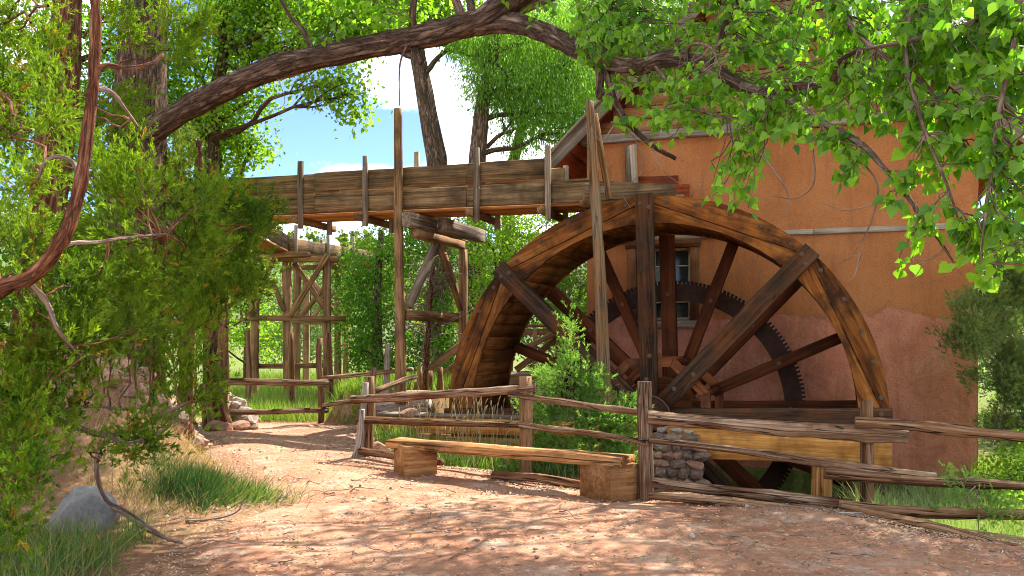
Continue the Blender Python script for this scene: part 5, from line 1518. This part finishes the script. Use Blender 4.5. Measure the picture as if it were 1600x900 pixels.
bg_tree('leafy_bush', 'green bush seen through the upper left of the wheel', 'bush', [G(880, 0, 22), P(880, 520, 22), P(882, 440, 22)], 0.1,
        [(880, 440, 22, 46, 56), (850, 520, 22, 50, 50), (900, 520, 22, 40, 60), (820, 460, 22.5, 40, 50)], 'leaf_dark', 0.075, 800, seed=7)
bg_tree('willow_bush', 'pale silvery willow thicket behind the far trestle', 'bush', [G(480, 0, 36), P(482, 520, 36), P(484, 450, 36)], 0.12,
        [(430, 470, 36, 40, 50), (480, 480, 36, 44, 56), (530, 460, 36, 40, 50), (490, 420, 37, 50, 30), (440, 540, 35, 50, 30), (520, 540, 35, 50, 30)], 'leaf_pale', 0.12, 420, seed=8, droop=-0.6)
bg_tree('leafy_bush', 'bright green bush left of the far trestle, behind the juniper', 'bush', [G(385, 0, 30), P(386, 520, 30), P(390, 420, 30)], 0.12,
        [(390, 380, 30, 40, 50), (370, 470, 30, 44, 60), (410, 530, 30, 36, 40), (330, 420, 30, 50, 60), (340, 530, 30, 50, 40)], 'leaf_far', 0.10, 520, seed=9)
bg_tree('leafy_bush', 'dark green shrub at the right foot of the far trestle', 'bush', [G(560, 0, 26.5), P(560, 560, 26.5), P(562, 520, 26.5)], 0.06,
        [(560, 500, 26.5, 34, 50), (575, 580, 26, 34, 30), (545, 430, 27, 24, 40)], 'leaf_dark', 0.085, 800, seed=10)
bg_tree('leafy_bush', 'bright green shrub at the right corner of the mill, below the juniper', 'bush', [G(1600, 0, 12.5), P(1600, 760, 12.5), P(1604, 720, 12.5)], 0.03,
        [(1575, 740, 12.8, 50, 40), (1620, 720, 12.5, 50, 50), (1590, 800, 11.5, 60, 34), (1550, 780, 12.0, 34, 24), (1640, 800, 11, 50, 50)], 'leaf_far', 0.05, 1500, seed=11, bm='bark_twig', sig=0.09)
bg_tree('green_tree', 'broad green tree beyond the right end of the mill', 'tree', [G(1620, 0, 26), P(1620, 400, 26), P(1630, 200, 26)], 0.2,
        [(1600, 420, 26, 80, 90), (1590, 560, 26, 70, 90), (1640, 250, 26, 80, 120), (1600, 120, 27, 90, 90)], 'leaf_dark', 0.10, 480, seed=13)

bg_tree('green_tree', 'dense green tree behind the yellow juniper at the left edge', 'tree', [G(60, 0, 15), P(62, 400, 15), P(70, 200, 15), P(80, 40, 15)], 0.2,
        [(40, 60, 15, 80, 90), (140, 50, 15, 80, 80), (240, 60, 15.5, 60, 70), (60, 200, 15, 90, 90), (180, 180, 15, 70, 80), (270, 150, 16, 40, 60), (100, 330, 15, 90, 80), (220, 320, 15, 60, 80), (10, 420, 15, 70, 90), (130, 450, 15, 70, 60)], 'leaf_dark', 0.085, 750, seed=14)

# a far wood on the hillside
r = np.random.default_rng(17)
n = 420
fx = r.uniform(-150, 60, n); fy = r.uniform(95, 240, n)
parts = []
for i in range(n):
    zb_ = float(np.interp(fy[i], [90, 230], [-2, 24])) * 1.0 + 1.0
    h_ = r.uniform(4, 8)
    m = 60
    t_ = r.uniform(0, 1, m)
    a_ = r.uniform(0, 6.28, m)
    rr3 = (1 - t_) * h_ * 0.3 + 0.2
    pos = np.stack([fx[i] + np.cos(a_) * rr3, fy[i] + np.sin(a_) * rr3, zb_ + t_ * h_], 1)
    parts.append(scatter(LEAF_Q[0], LEAF_Q[1], pos, frames(rand_dirs(m, r) + np.array([0, 0, -0.5]), rand_dirs(m, r)), r.uniform(0.8, 1.6, m), np.clip(r.normal(0.45, 0.2, m), 0, 0.9)))
V, F, T = join_sc(parts)
tag(obj('distant_wood', mesh_np('distant_wood', V, F, M['juniper_dk'], False, None, T)), 'far yellow-green conifer wood on the hillside', 'wood', kind='stuff')

# ---- junipers
def juniper(root, blobs, mat, size, per, seed, hubs, droop=0.0, twig_r=0.006, bm='bark_jun', shell=0.35, tb=0.5, nm='foliage'):
    r = np.random.default_rng(seed)
    parts, tl = [], []
    for b in blobs:
        c, R3 = px_blob(*b[:5])
        n = int(math.pi * R3[0] * R3[2] * per)
        # several finger-like boughs per blob
        nb = max(3, int(n / 85))
        ends, dd = in_blob(nb, c, R3, r, 0.2)
        k = [np.argmin(np.linalg.norm(hubs - e_, axis=1) + r.uniform(0, 0.15, len(hubs))) for e_ in ends]
        for e_, kk, d_ in zip(ends, k, dd):
            s_ = hubs[kk]
            if np.linalg.norm(e_ - s_) > 1.2: s_ = e_ + (s_ - e_) / np.linalg.norm(e_ - s_) * 0.7
            tb_ = branch_tubes([s_], [e_], twig_r * 1.6, twig_r * 0.5, r, 0.07, 7)[0]
            tl.append(tb_)
            m = max(6, int(n / nb * r.uniform(0.6, 1.4)))
            up_ = e_ - s_; up_ = up_ / (np.linalg.norm(up_) + 1e-6)
            # plume: elongated along the bough and lifted at the tip
            ax = up_ * 0.5 + np.array([0, 0, 0.35 - droop]) + d_ * 0.3
            u = r.normal(0, 1, (m, 3)) * (0.060 * size / 0.11)
            along = r.uniform(-1.0, 1.0, m)[:, None]
            pos = e_ + u * (1.25 - 0.55 * along) + ax * along * 0.21 * size / 0.11
            ti = np.clip(tb + r.normal(0, 0.2) + r.normal(0, 0.17, m), 0, 0.94)
            ti = np.where(r.uniform(0, 1, m) < 0.03, 1.0, ti)
            parts.append(sprig_cloud(pos, ax + u * 4.0, size, r, ti))
    V, F, T = join_sc(parts)
    tag(obj(nm, mesh_np(nm, V, F, M[mat], False, None, T), root), kind='stuff')
    tag(obj('twigs', tubes_mesh('twigs', tl, M[bm], 5, 0.05, cap=False), root), kind='stuff')

jl = thing('juniper_tree', 'big yellow-green juniper filling the left edge, with red-brown crooked branches', 'tree', G(40, 0, 6.4))
jb = [
    ([(-60, 520, 5.6), (0, 452, 5.3), (50, 432, 5.2), (95, 380, 5.1), (122, 310, 5.1), (135, 230, 5.1), (147, 130, 5.1), (150, 40, 5.1), (148, -60, 5.1)], 0.048, 0.026, 'bark_jun'),
    ([(146, 140, 5.1), (158, 104, 5.1), (200, 106, 5.2), (235, 100, 5.3), (255, 85, 5.4)], 0.016, 0.009, 'bark_jun'),
    ([(150, 138, 5.1), (175, 145, 5.2), (195, 170, 5.3), (215, 198, 5.5)], 0.016, 0.009, 'bark_grey'),
    ([(122, 300, 5.1), (118, 260, 5.2), (92, 245, 5.2), (70, 255, 5.2), (60, 280, 5.2)], 0.016, 0.008, 'bark_grey'),
    ([(40, 436, 5.2), (72, 470, 5.3), (88, 510, 5.3), (110, 540, 5.4), (130, 560, 5.5)], 0.018, 0.007, 'bark_grey'),
    ([(85, 395, 5.1), (110, 380, 5.2), (150, 378, 5.4), (190, 372, 5.7), (260, 365, 6.4)], 0.014, 0.006, 'bark_grey'),
    ([(-60, 600, 6.0), (30, 625, 6.0), (70, 648, 6.0), (120, 668, 6.1), (165, 680, 6.2), (210, 672, 6.4), (260, 645, 6.6), (300, 625, 6.8)], 0.03, 0.008, 'bark_grey'),
    ([(165, 680, 6.2), (200, 692, 6.2), (240, 680, 6.3), (270, 660, 6.5)], 0.016, 0.006, 'bark_grey'),
    ([(100, 640, 6.2), (150, 635, 6.4), (200, 640, 6.6), (240, 634, 6.8)], 0.014, 0.006, 'bark_grey'),
    ([(-40, 720, 5.4), (20, 740, 5.3), (40, 770, 5.2)], 0.02, 0.008, 'bark_grey'),
    ([(70, 660, 6.0), (60, 700, 5.9), (70, 740, 5.8), (90, 760, 5.8)], 0.012, 0.005, 'bark_grey'),
    ([(160, 690, 6.2), (150, 730, 6.1), (165, 780, 6.3), (200, 800, 6.6), (265, 845, 6.8)], 0.016, 0.010, 'bark_grey'),
]
obj('trunk', tubes_mesh('trunk', [(smooth_path([G(20, 0, 8.3, -0.2), P(35, 620, 8.2), P(60, 420, 8.1), P(90, 200, 8.0), P(100, 80, 8.0), P(108, -60, 8.0)], 18), np.linspace(0.20, 0.12, 18))], M['bark_jun'], 16, 0.08), jl)
obj('trunk', tubes_mesh('trunk', [(smooth_path([G(-70, 0, 6.2, -0.2), P(-60, 640, 6.1), P(-60, 520, 5.7), P(-80, 300, 5.9), P(-60, 0, 6.1)], 14), np.linspace(0.16, 0.08, 14))], M['bark_jun'], 14, 0.1), jl)
hub = []
for c, r0, r1, mt in jb:
    n = 5 * len(c)
    pts = smooth_path([P(*q) for q in c], n)
    hub.append(pts)
    obj('branch', tubes_mesh('branch', [(pts, np.linspace(r0, r1, n) * (1 + np.random.default_rng(n).normal(0, 0.07, n)))], M[mt], 14, 0.12), jl)
hub.append(smooth_path([P(35, 620, 8.2), P(60, 420, 8.1), P(90, 200, 8.0), P(108, -60, 8.0)], 16))
hub = np.concatenate(hub)
jbl = [(20, 60, 6, 80, 90), (40, 190, 5.7, 60, 80), (30, 310, 5.4, 60, 80), (185, 330, 6, 50, 60), (100, 455, 5.6, 70, 50), (180, 30, 7, 40, 40), (275, 50, 7.4, 38, 66), (190, 270, 6.3, 50, 40),
       (262, 318, 7, 56, 56), (290, 395, 7.3, 58, 54), (215, 430, 6.4, 70, 50), (345, 320, 8, 46, 50), (375, 390, 8.2, 44, 46), (335, 455, 8, 48, 40), (400, 335, 8.4, 24, 40), (395, 440, 8.3, 28, 30), (155, 505, 6, 66, 46), (50, 540, 5.4, 70, 60),
       (250, 500, 7, 56, 40), (285, 590, 6.9, 40, 36), (308, 618, 7, 26, 34), (40, 660, 5.3, 50, 40), (232, 690, 6.4, 40, 40), (20, 735, 5, 46, 40), (20, 830, 4.8, 36, 44), (130, 700, 5.7, 40, 20),
       (-40, 450, 5.4, 60, 90), (-40, 200, 6, 60, 120), (90, 570, 5.8, 40, 26), (60, 120, 7.5, 50, 60), (160, 180, 7.4, 40, 60), (10, 700, 5.2, 40, 40), (130, 260, 6.4, 50, 60), (75, 400, 6.2, 60, 50), (180, 415, 7.4, 60, 50), (310, 520, 7.8, 40, 34), (90, 575, 5.8, 60, 40), (60, 610, 5.5, 60, 40), (150, 560, 6.2, 44, 30), (110, 640, 6.0, 50, 30), (190, 545, 6.6, 40, 26), (170, 690, 6.2, 40, 24), (60, 690, 5.6, 50, 30), (270, 560, 7.0, 40, 24)]
juniper(jl, jbl, 'juniper', 0.105, 1750, 31, hub, tb=0.52)

# a second, deeper-green juniper behind it, nearer the flume
jm = thing('juniper_tree', 'deep green juniper behind the yellow one, its sprays hanging over the flume end', 'tree', G(300, 0, 11.8))
mh = smooth_path([G(290, 0, 12.0, -0.2), P(292, 560, 12.0), P(300, 420, 11.9), P(310, 300, 11.8), P(310, 220, 11.8)], 16)
obj('trunk', tubes_mesh('trunk', [(mh, np.linspace(0.12, 0.04, 16))], M['bark_jun'], 10, 0.08), jm)
mb = []
for q in ((390, 420), (400, 330), (240, 360), (250, 470), (360, 480), (340, 270), (280, 250)):
    mb += branch_tubes([mh[8]], [np.array(P(q[0], q[1], 11.6))], 0.03, 0.008, np.random.default_rng(q[0]), 0.06, 12)
obj('branches', tubes_mesh('branches', mb, M['bark_jun'], 7, 0.06), jm)
mhub = np.concatenate([mh] + [b[0] for b in mb])
juniper(jm, [(300, 300, 11.8, 50, 50), (345, 360, 11.5, 50, 40), (388, 330, 11.4, 28, 36), (395, 420, 11.4, 22, 32), (335, 440, 11.6, 46, 40), (260, 380, 12, 56, 60), (240, 300, 12.2, 50, 50), (280, 480, 11.8, 60, 34), (220, 470, 12.2, 50, 40), (250, 525, 11.4, 40, 18), (300, 240, 12, 34, 30)], 'juniper_dk', 0.125, 1300, 32, mhub)

jr = thing('juniper_tree', 'grey-green juniper at the right corner of the mill wall', 'tree', G(1620, 0, 14.3))
rh = smooth_path([G(1625, 0, 14.3, -0.2), P(1622, 650, 14.3), P(1610, 520, 14.2), P(1600, 430, 14.2), P(1610, 330, 14.2)], 14)
obj('trunk', tubes_mesh('trunk', [(rh, np.linspace(0.11, 0.03, 14))], M['bark_grey'], 10, 0.08), jr)
rb_ = []
for q in ((1490, 540), (1510, 460), (1540, 600), (1570, 500), (1560, 660), (1660, 560), (1640, 440)):
    rb_ += branch_tubes([rh[5]], [np.array(P(q[0], q[1], 14.0))], 0.025, 0.006, np.random.default_rng(q[0]), 0.06, 12)
obj('branches', tubes_mesh('branches', rb_, M['bark_grey'], 7, 0.06), jr)
juniper(jr, [(1565, 460, 14.2, 50, 50), (1530, 480, 14.0, 34, 34), (1590, 540, 14.2, 56, 54), (1530, 535, 13.9, 40, 26), (1500, 545, 13.8, 22, 16), (1575, 640, 14.4, 40, 34), (1620, 420, 14.3, 50, 60), (1640, 560, 14.2, 50, 80), (1555, 580, 14.2, 36, 34), (1600, 680, 14.2, 50, 30), (1515, 510, 13.9, 24, 24), (1600, 620, 13.8, 40, 40)], 'juniper_gr', 0.13, 1500, 33, np.concatenate([rh] + [b[0] for b in rb_]), bm='bark_grey')

sap = thing('juniper_sapling', 'young bright green juniper growing between the fence and the wheel', 'shrub', G(902, 0, 11.3))
sh_ = smooth_path([G(905, 0, 11.4, -0.1), P(902, 680, 11.4), P(896, 600, 11.4), P(890, 508, 11.4)], 14)
obj('stem', tubes_mesh('stem', [(sh_, np.linspace(0.03, 0.006, 14))], M['bark_jun'], 8, 0.06), sap)
juniper(sap, [(889, 520, 11.2, 9, 20), (892, 560, 11.2, 20, 22), (895, 598, 11.2, 36, 24), (905, 640, 11.1, 56, 28), (862, 652, 11.1, 40, 30), (940, 655, 11.1, 44, 30), (900, 695, 11.0, 66, 32), (965, 685, 11.0, 36, 38), (862, 722, 10.9, 48, 28), (940, 735, 10.8, 52, 28), (980, 655, 11.0, 22, 28), (850, 602, 11.3, 20, 16), (925, 606, 11.2, 24, 18)], 'sapling', 0.11, 1700, 34, sh_, twig_r=0.004, bm='bark_grey')
s2 = thing('juniper_sapling', 'small juniper sprig poking through the fence at the lower right', 'shrub', G(1520, 0, 8.2))
sh2 = smooth_path([G(1530, 0, 8.4, -0.1), P(1528, 800, 8.3), P(1522, 745, 8.3)], 8)
obj('stem', tubes_mesh('stem', [(sh2, np.linspace(0.006, 0.003, 8))], M['bark_grey'], 6, 0.05), s2)
juniper(s2, [(1522, 765, 8.3, 26, 20), (1545, 800, 8.2, 30, 16), (1500, 790, 8.3, 22, 14), (1580, 812, 8.0, 30, 12)], 'sapling', 0.08, 1500, 35, sh2, twig_r=0.003, bm='bark_grey')
s3 = thing('juniper_tree', 'green juniper seen between the wheel rim and the mill corner', 'tree', G(888, 0, 20))
sh3 = smooth_path([G(888, 0, 20, -0.1), P(888, 520, 20), P(890, 420, 20)], 8)
obj('trunk', tubes_mesh('trunk', [(sh3, np.linspace(0.05, 0.01, 8))], M['bark_grey'], 7, 0.05), s3)
juniper(s3, [(890, 430, 20, 14, 20), (890, 470, 20, 26, 26), (885, 520, 20, 36, 30), (880, 570, 20, 40, 30)], 'sapling', 0.16, 900, 36, sh3, twig_r=0.006, bm='bark_grey')

# dead sapling with bare reddish twigs between the trestle legs
ds = thing('dead_sapling', 'dead red-brown sapling with bare wiry twigs between the trestle legs', 'sapling', G(668, 0, 18.0))
dp = smooth_path([G(664, 0, 18, -0.1), P(667, 560, 18), P(672, 480, 18), P(676, 420, 18)], 14)
obj('stem', tubes_mesh('stem', [(dp, np.linspace(0.075, 0.04, 14))], M['bark_jun'], 9, 0.08), ds)
r = np.random.default_rng(40)
dt = []
for k in range(110):
    i = r.integers(3, 14)
    e_ = dp[i] + np.array([r.normal(0, 0.42), r.normal(0, 0.35), r.uniform(0.0, 0.8)])
    dt += branch_tubes([dp[i]], [e_], 0.012, 0.004, r, 0.12, 8)
tag(obj('twigs', tubes_mesh('twigs', dt, M['bark_grey'], 5, 0.03, cap=False), ds), kind='stuff')

# ================================================================== GRASS AND GROUND LITTER
def grass(name, label, X, Y, hgt, wid, mat, seed, lean=0.35, dry=0.05, zoff=0.0, tint=0.5, parent=None, leandir=None):
    r = np.random.default_rng(seed)
    n = len(X)
    pos = np.stack([X, Y, gh(X, Y) - 0.02 + zoff], 1)
    d = np.stack([r.normal(0, lean, n), r.normal(0, lean, n), np.ones(n)], 1)
    if leandir is not None: d = d + np.asarray(leandir)
    nr = rand_dirs(n, r) * np.array([1, 1, 0.2])
    h_ = hgt * r.uniform(0.45, 1.25, n)
    sc = np.stack([h_, np.full(n, wid) * r.uniform(0.7, 1.3, n), h_], 1)
    ti = np.clip(r.normal(tint, 0.22, n), 0, 0.94)
    ti = np.where(r.uniform(0, 1, n) < dry, 1.0, ti)
    V, F, T = scatter(BLADE[0], BLADE[1], pos, frames(d, nr), sc, ti)
    o = obj(name, mesh_np(name, V, F, M[mat], False, None, T), parent)
    if parent is None: tag(o, label, 'grass', kind='stuff')
    else: tag(o, kind='stuff')
    return o
r = np.random.default_rng(50)
def clumped(n, fx, r, spread=0.16, per=30):
    m = max(1, n // per)
    cx, cy = fx(m)
    i = r.integers(0, m, n)
    return cx[i] + r.normal(0, spread, n), cy[i] + r.normal(0, spread, n)
# meadow beyond the log fence
def f_meadow(m):
    D = 17.2 + 24 * r.uniform(0, 1, m) ** 1.5; x = r.uniform(330, 720, m)
    return (x - 800) / FPX * D, D
X, Y = clumped(30000, f_meadow, r, 0.22)
k = (Y > 17.6) | ((X > -3.4) & (Y > 15.8))
k &= ~((X > -2.0) & (Y < 18.2))
grass('meadow_grass', 'bright green tall meadow grass under the far trestle', X[k], Y[k], 0.42, 0.014, 'grass', 51)
# verge in front of the log fence and crib
def f_v(m):
    D = r.uniform(13.0, 17.0, m); return np.interp(D, *XR) + 0.15 + np.abs(r.normal(0, 0.5, m)), D
X, Y = clumped(2600, f_v, r, 0.14); k = X < -1.0
grass('verge_grass', 'green grass between the path and the crib logs', X[k], Y[k], 0.26, 0.010, 'grass', 52)
# tall grass behind the fence and bench
def f_b(m):
    D = r.uniform(10.6, 13.4, m); x = r.uniform(600, 1000, m); return (x - 800) / FPX * D, D
X, Y = clumped(9000, f_b, r, 0.15)
k = X > np.interp(Y, *XR) + 0.12
grass('fence_grass', 'mixed green grass growing behind the bench and fence', X[k], Y[k], 0.30, 0.010, 'grass_mix', 53, 0.3)
# seed stalks
def f_s(m):
    D = r.uniform(11.2, 12.8, m); x = r.uniform(600, 830, m); return (x - 800) / FPX * D, D
X, Y = clumped(170, f_s, r, 0.12, 4); k = X > np.interp(Y, *XR) + 0.1
X, Y = X[k], Y[k]
tl = []; hd = []
for x_, y_ in zip(X, Y):
    b_ = np.array([x_, y_, ghs(x_, y_)]); h_ = r.uniform(0.45, 0.95)
    e_ = b_ + np.array([r.normal(0, 0.12) + 0.06, r.normal(0, 0.08), h_])
    tl += branch_tubes([b_], [e_], 0.003, 0.002, r, 0.03, 6)
    dv_ = (e_ - b_) / np.linalg.norm(e_ - b_)
    hd.append((np.array([e_, e_ + dv_ * 0.05, e_ + dv_ * 0.10 + np.array([0.01, 0, -0.005])]), np.array([0.004, 0.009, 0.002])))
me = tubes_mesh('seed_stalks', tl + hd, M['dry'], 5, 0.05)
a_ = me.attributes.new('tint', 'FLOAT', 'POINT'); a_.data.foreach_set('value', np.full(len(me.vertices), 0.7, dtype=np.float32))
tag(obj('seed_stalks', me), 'pale grass seed stalks standing behind the bench', 'grass', kind='stuff')
# right-hand slope below the fence
def f_r(m):
    D = r.uniform(8.8, 14.0, m); x = r.uniform(1360, 1680, m); return (x - 800) / FPX * D, D
X, Y = clumped(20000, f_r, r, 0.16); k = X > np.interp(Y, *XR) + 0.1
a_m = (X - C0.x) * math.cos(YAW) + (Y - C0.y) * math.sin(YAW); b_m = -(X - C0.x) * math.sin(YAW) + (Y - C0.y) * math.cos(YAW)
k &= ~((b_m > -0.8) & (a_m < 4.0)) & (b_m < 2.85)
grass('slope_grass', 'pale fine grass on the slope below the fence, right of the wheel', X[k], Y[k], 0.42, 0.009, 'grass_pale', 54, 0.45, 0.1, leandir=(-0.3, -0.2, 0))
def f_r2(m):
    D = r.uniform(10, 16.0, m); x = r.uniform(1530, 1750, m); return (x - 800) / FPX * D, D
X, Y = clumped(7000, f_r2, r, 0.18)
grass('weed_grass', 'bright green weeds beyond the mill corner on the right', X[:], Y[:], 0.42, 0.016, 'grass', 55, 0.4)
# dark arching grass clump at the left path edge
cx_, cy_ = -3.12, 8.95
n = 5200
rr4 = np.abs(r.normal(0, 1, n)) ; a_ = r.uniform(0, 6.28, n)
X = cx_ + np.cos(a_) * rr4 * 0.36 * (1 + 0.35 * np.sin(a_ * 3 + 1)); Y = cy_ + np.sin(a_) * rr4 * 0.34
grass('grass_clump', 'dense dark blue-green grass clump at the left path edge', X, Y, 0.28, 0.006, 'grass_dk', 56, 0.7, 0.07, leandir=(0.5, -0.35, 0))
X = cx_ + 0.35 + r.normal(0, 0.22, 700); Y = cy_ + 0.0 + r.normal(0, 0.22, 700)
grass('grass_tuft', 'lighter green grass tuft spilling onto the path beside the dark clump', X, Y, 0.28, 0.005, 'grass_mix', 57, 0.7, 0.2, leandir=(0.7, -0.2, 0))
def f_l(m):
    D = r.uniform(5.2, 7.4, m); return np.interp(D, *XL) - 0.35 - np.abs(r.normal(0.1, 0.9, m)), D
X, Y = clumped(5000, f_l, r, 0.12)
k = ~((np.abs(X + 3.57) < 0.45) & (Y < 7.6) & (Y > 6.95))
X, Y = X[k], Y[k]
grass('bank_grass', 'yellow-green grass with dry stems at the lower left corner', X, Y, 0.30, 0.007, 'grass_mix', 58, 0.45, 0.22)
def f_l2(m):
    D = r.uniform(8, 13, m); return np.interp(D, *XL) - 0.3 - np.abs(r.normal(0, 0.9, m)), D
X, Y = clumped(3500, f_l2, r, 0.16)
grass('dry_grass', 'dry straw-coloured grass under the juniper on the left bank', X, Y, 0.24, 0.006, 'dry', 59, 0.6, 0.3)

# wood chips and gravel on the path
TET = (np.array([(-0.5, -0.3, 0), (0.5, -0.25, 0.02), (0.35, 0.3, 0), (-0.4, 0.25, 0.03), (0.05, 0.0, 0.28)]), [np.array([(0, 1, 4), (1, 2, 4), (2, 3, 4), (3, 0, 4)]), ])
m, nt = nodes('pale_wood_chip')
at = nd(nt, 'ShaderNodeAttribute', {'attribute_name': 'tint'})
finish(nt, ramp(nt, at.outputs['Fac'], [(0.0, (0.16, 0.08, 0.05)), (0.45, (0.34, 0.19, 0.12)), (0.8, (0.48, 0.35, 0.25)), (1.0, (0.58, 0.49, 0.40))]), 0.9)
M['chip'] = m
n = 42000
Y = 4.5 + 13 * r.uniform(0, 1, n) ** 1.6
tt = r.uniform(0, 1, n)
# chips lie thickest along the fence and in drifts
edge_k = r.uniform(0, 1, n) < 0.45
xl_, xr_ = np.interp(Y, *XL), np.interp(Y, *XR)
X = np.where(edge_k, xr_ - np.abs(r.normal(0, 0.55, n)) - 0.02, xl_ + (xr_ - xl_) * tt)
X = np.where(r.uniform(0, 1, n) < 0.10, xl_ + np.abs(r.normal(0, 0.4, n)), X)
pos = np.stack([X, Y, gh(X, Y) + 0.030], 1)
dd = np.stack([r.normal(0, 1, n), r.normal(0, 1, n), r.normal(0, 0.15, n)], 1)
nn = np.stack([r.normal(0, 0.3, n), r.normal(0, 0.3, n), np.ones(n)], 1)
V, F, T = scatter(TET[0], TET[1], pos, frames(dd, nn), np.stack([r.uniform(0.008, 0.036, n), r.uniform(0.006, 0.020, n), r.uniform(0.01, 0.025, n)], 1), np.clip(r.beta(1.6, 1.6, n), 0, 1))
tag(obj('wood_chips', mesh_np('wood_chips', V, F, M['chip'], False, None, T)), 'pale wood chips and gravel scattered over the dirt path', 'wood chips', kind='stuff')
# loose pebbles
ib = bmesh.new(); bmesh.ops.create_icosphere(ib, subdivisions=1, radius=0.5)
ICO = (np.array([v.co[:] for v in ib.verts]) * np.random.default_rng(2).uniform(0.75, 1.15, (12, 1)) if len(ib.verts) == 12 else np.array([v.co[:] for v in ib.verts]) * np.random.default_rng(2).uniform(0.75, 1.15, (len(ib.verts), 1)), [np.array([[v.index for v in f.verts] for f in ib.faces])])
ib.free()
npb = 1700
Y = 4.8 + 10 * r.uniform(0, 1, npb) ** 1.5
xl_, xr_ = np.interp(Y, *XL), np.interp(Y, *XR)
X = np.where(r.uniform(0, 1, npb) < 0.5, xr_ - np.abs(r.normal(0, 0.4, npb)), xl_ - 0.2 + (xr_ - xl_) * r.uniform(0, 1, npb))
pos = np.stack([X, Y, gh(X, Y) + 0.026], 1)
szp = 0.012 + 0.045 * r.uniform(0, 1, npb) ** 4
V, F, T = scatter(ICO[0], ICO[1], pos, frames(rand_dirs(npb, r) * (1, 1, 0.2), np.tile([0.05, 0.02, 1.0], (npb, 1))), np.stack([szp * 1.3, szp, szp * 0.7], 1), np.clip(r.normal(0.5, 0.2, npb), 0, 1))
tag(obj('pebbles', mesh_np('pebbles', V, F, M['chip'], False, None, T)), 'small loose pebbles strewn over the path', 'pebbles', kind='stuff')
# dry leaves blown over the path
nl = 2600
Y = 4.8 + 9.5 * r.uniform(0, 1, nl) ** 1.4
xl_, xr_ = np.interp(Y, *XL), np.interp(Y, *XR)
tt = np.where(r.uniform(0, 1, nl) < 0.6, r.beta(0.5, 0.5, nl), r.uniform(0, 1, nl))
X = xl_ - 0.5 + (xr_ - xl_ + 0.6) * tt
pos = np.stack([X, Y, gh(X, Y) + 0.034], 1)
dd = np.stack([r.normal(0, 1, nl), r.normal(0, 1, nl), r.normal(0, 0.25, nl)], 1)
nn = np.stack([r.normal(0, 0.35, nl), r.normal(0, 0.35, nl), np.ones(nl)], 1)
V, F, T = scatter(LEAF_Q[0] * (1, 1, 2.5), LEAF_Q[1], pos, frames(dd, nn), r.uniform(0.018, 0.05, nl), np.clip(r.normal(0.45, 0.3, nl), 0, 1))
tag(obj('leaf_litter', mesh_np('leaf_litter', V, F, M['dry'], False, None, T)), 'dry tan leaves scattered on the dirt path', 'leaf litter', kind='stuff')
# fallen twigs
tl = []
for k in range(150):
    D = r.uniform(5.6, 10.5); x_ = r.uniform(np.interp(D, *XL) - 0.4, np.interp(D, *XR))
    L = r.uniform(0.08, 0.4); a = r.uniform(0, 6.28)
    s_ = np.array([x_, D, ghs(x_, D) + 0.035]); e_ = np.array([x_ + math.cos(a) * L, D + math.sin(a) * L, 0]); e_[2] = ghs(e_[0], e_[1]) + 0.035
    tl += branch_tubes([s_], [e_], r.uniform(0.003, 0.008), 0.002, r, 0.06, 6)
tag(obj('fallen_twigs', tubes_mesh('fallen_twigs', tl, M['bark_grey'], 5, 0.05)), 'small dry twigs littering the path', 'twigs', kind='stuff')
for c, r0, lab in (([(150, 780, 7.6), (190, 800, 7.5), (230, 828, 7.3), (285, 850, 7.1)], 0.03, 'fallen grey branch beside the boulder pointing to the path'), ([(290, 815, 7.9), (330, 812, 7.9), (370, 800, 8.0), (380, 780, 8.0)], 0.012, 'thin curled dead stick in front of the dark grass clump')):
    pts = smooth_path([P(*q) for q in c], 16)
    for i in range(len(pts)):
        pts[i][2] = max(ghs(pts[i][0], pts[i][1]) + r0, pts[i][2])
    tag(obj('fallen_branch', tubes_mesh('fallen_branch', [(pts, np.linspace(r0, r0 * 0.4, 16))], M['bark_grey'], 8, 0.1)), lab, 'branch')
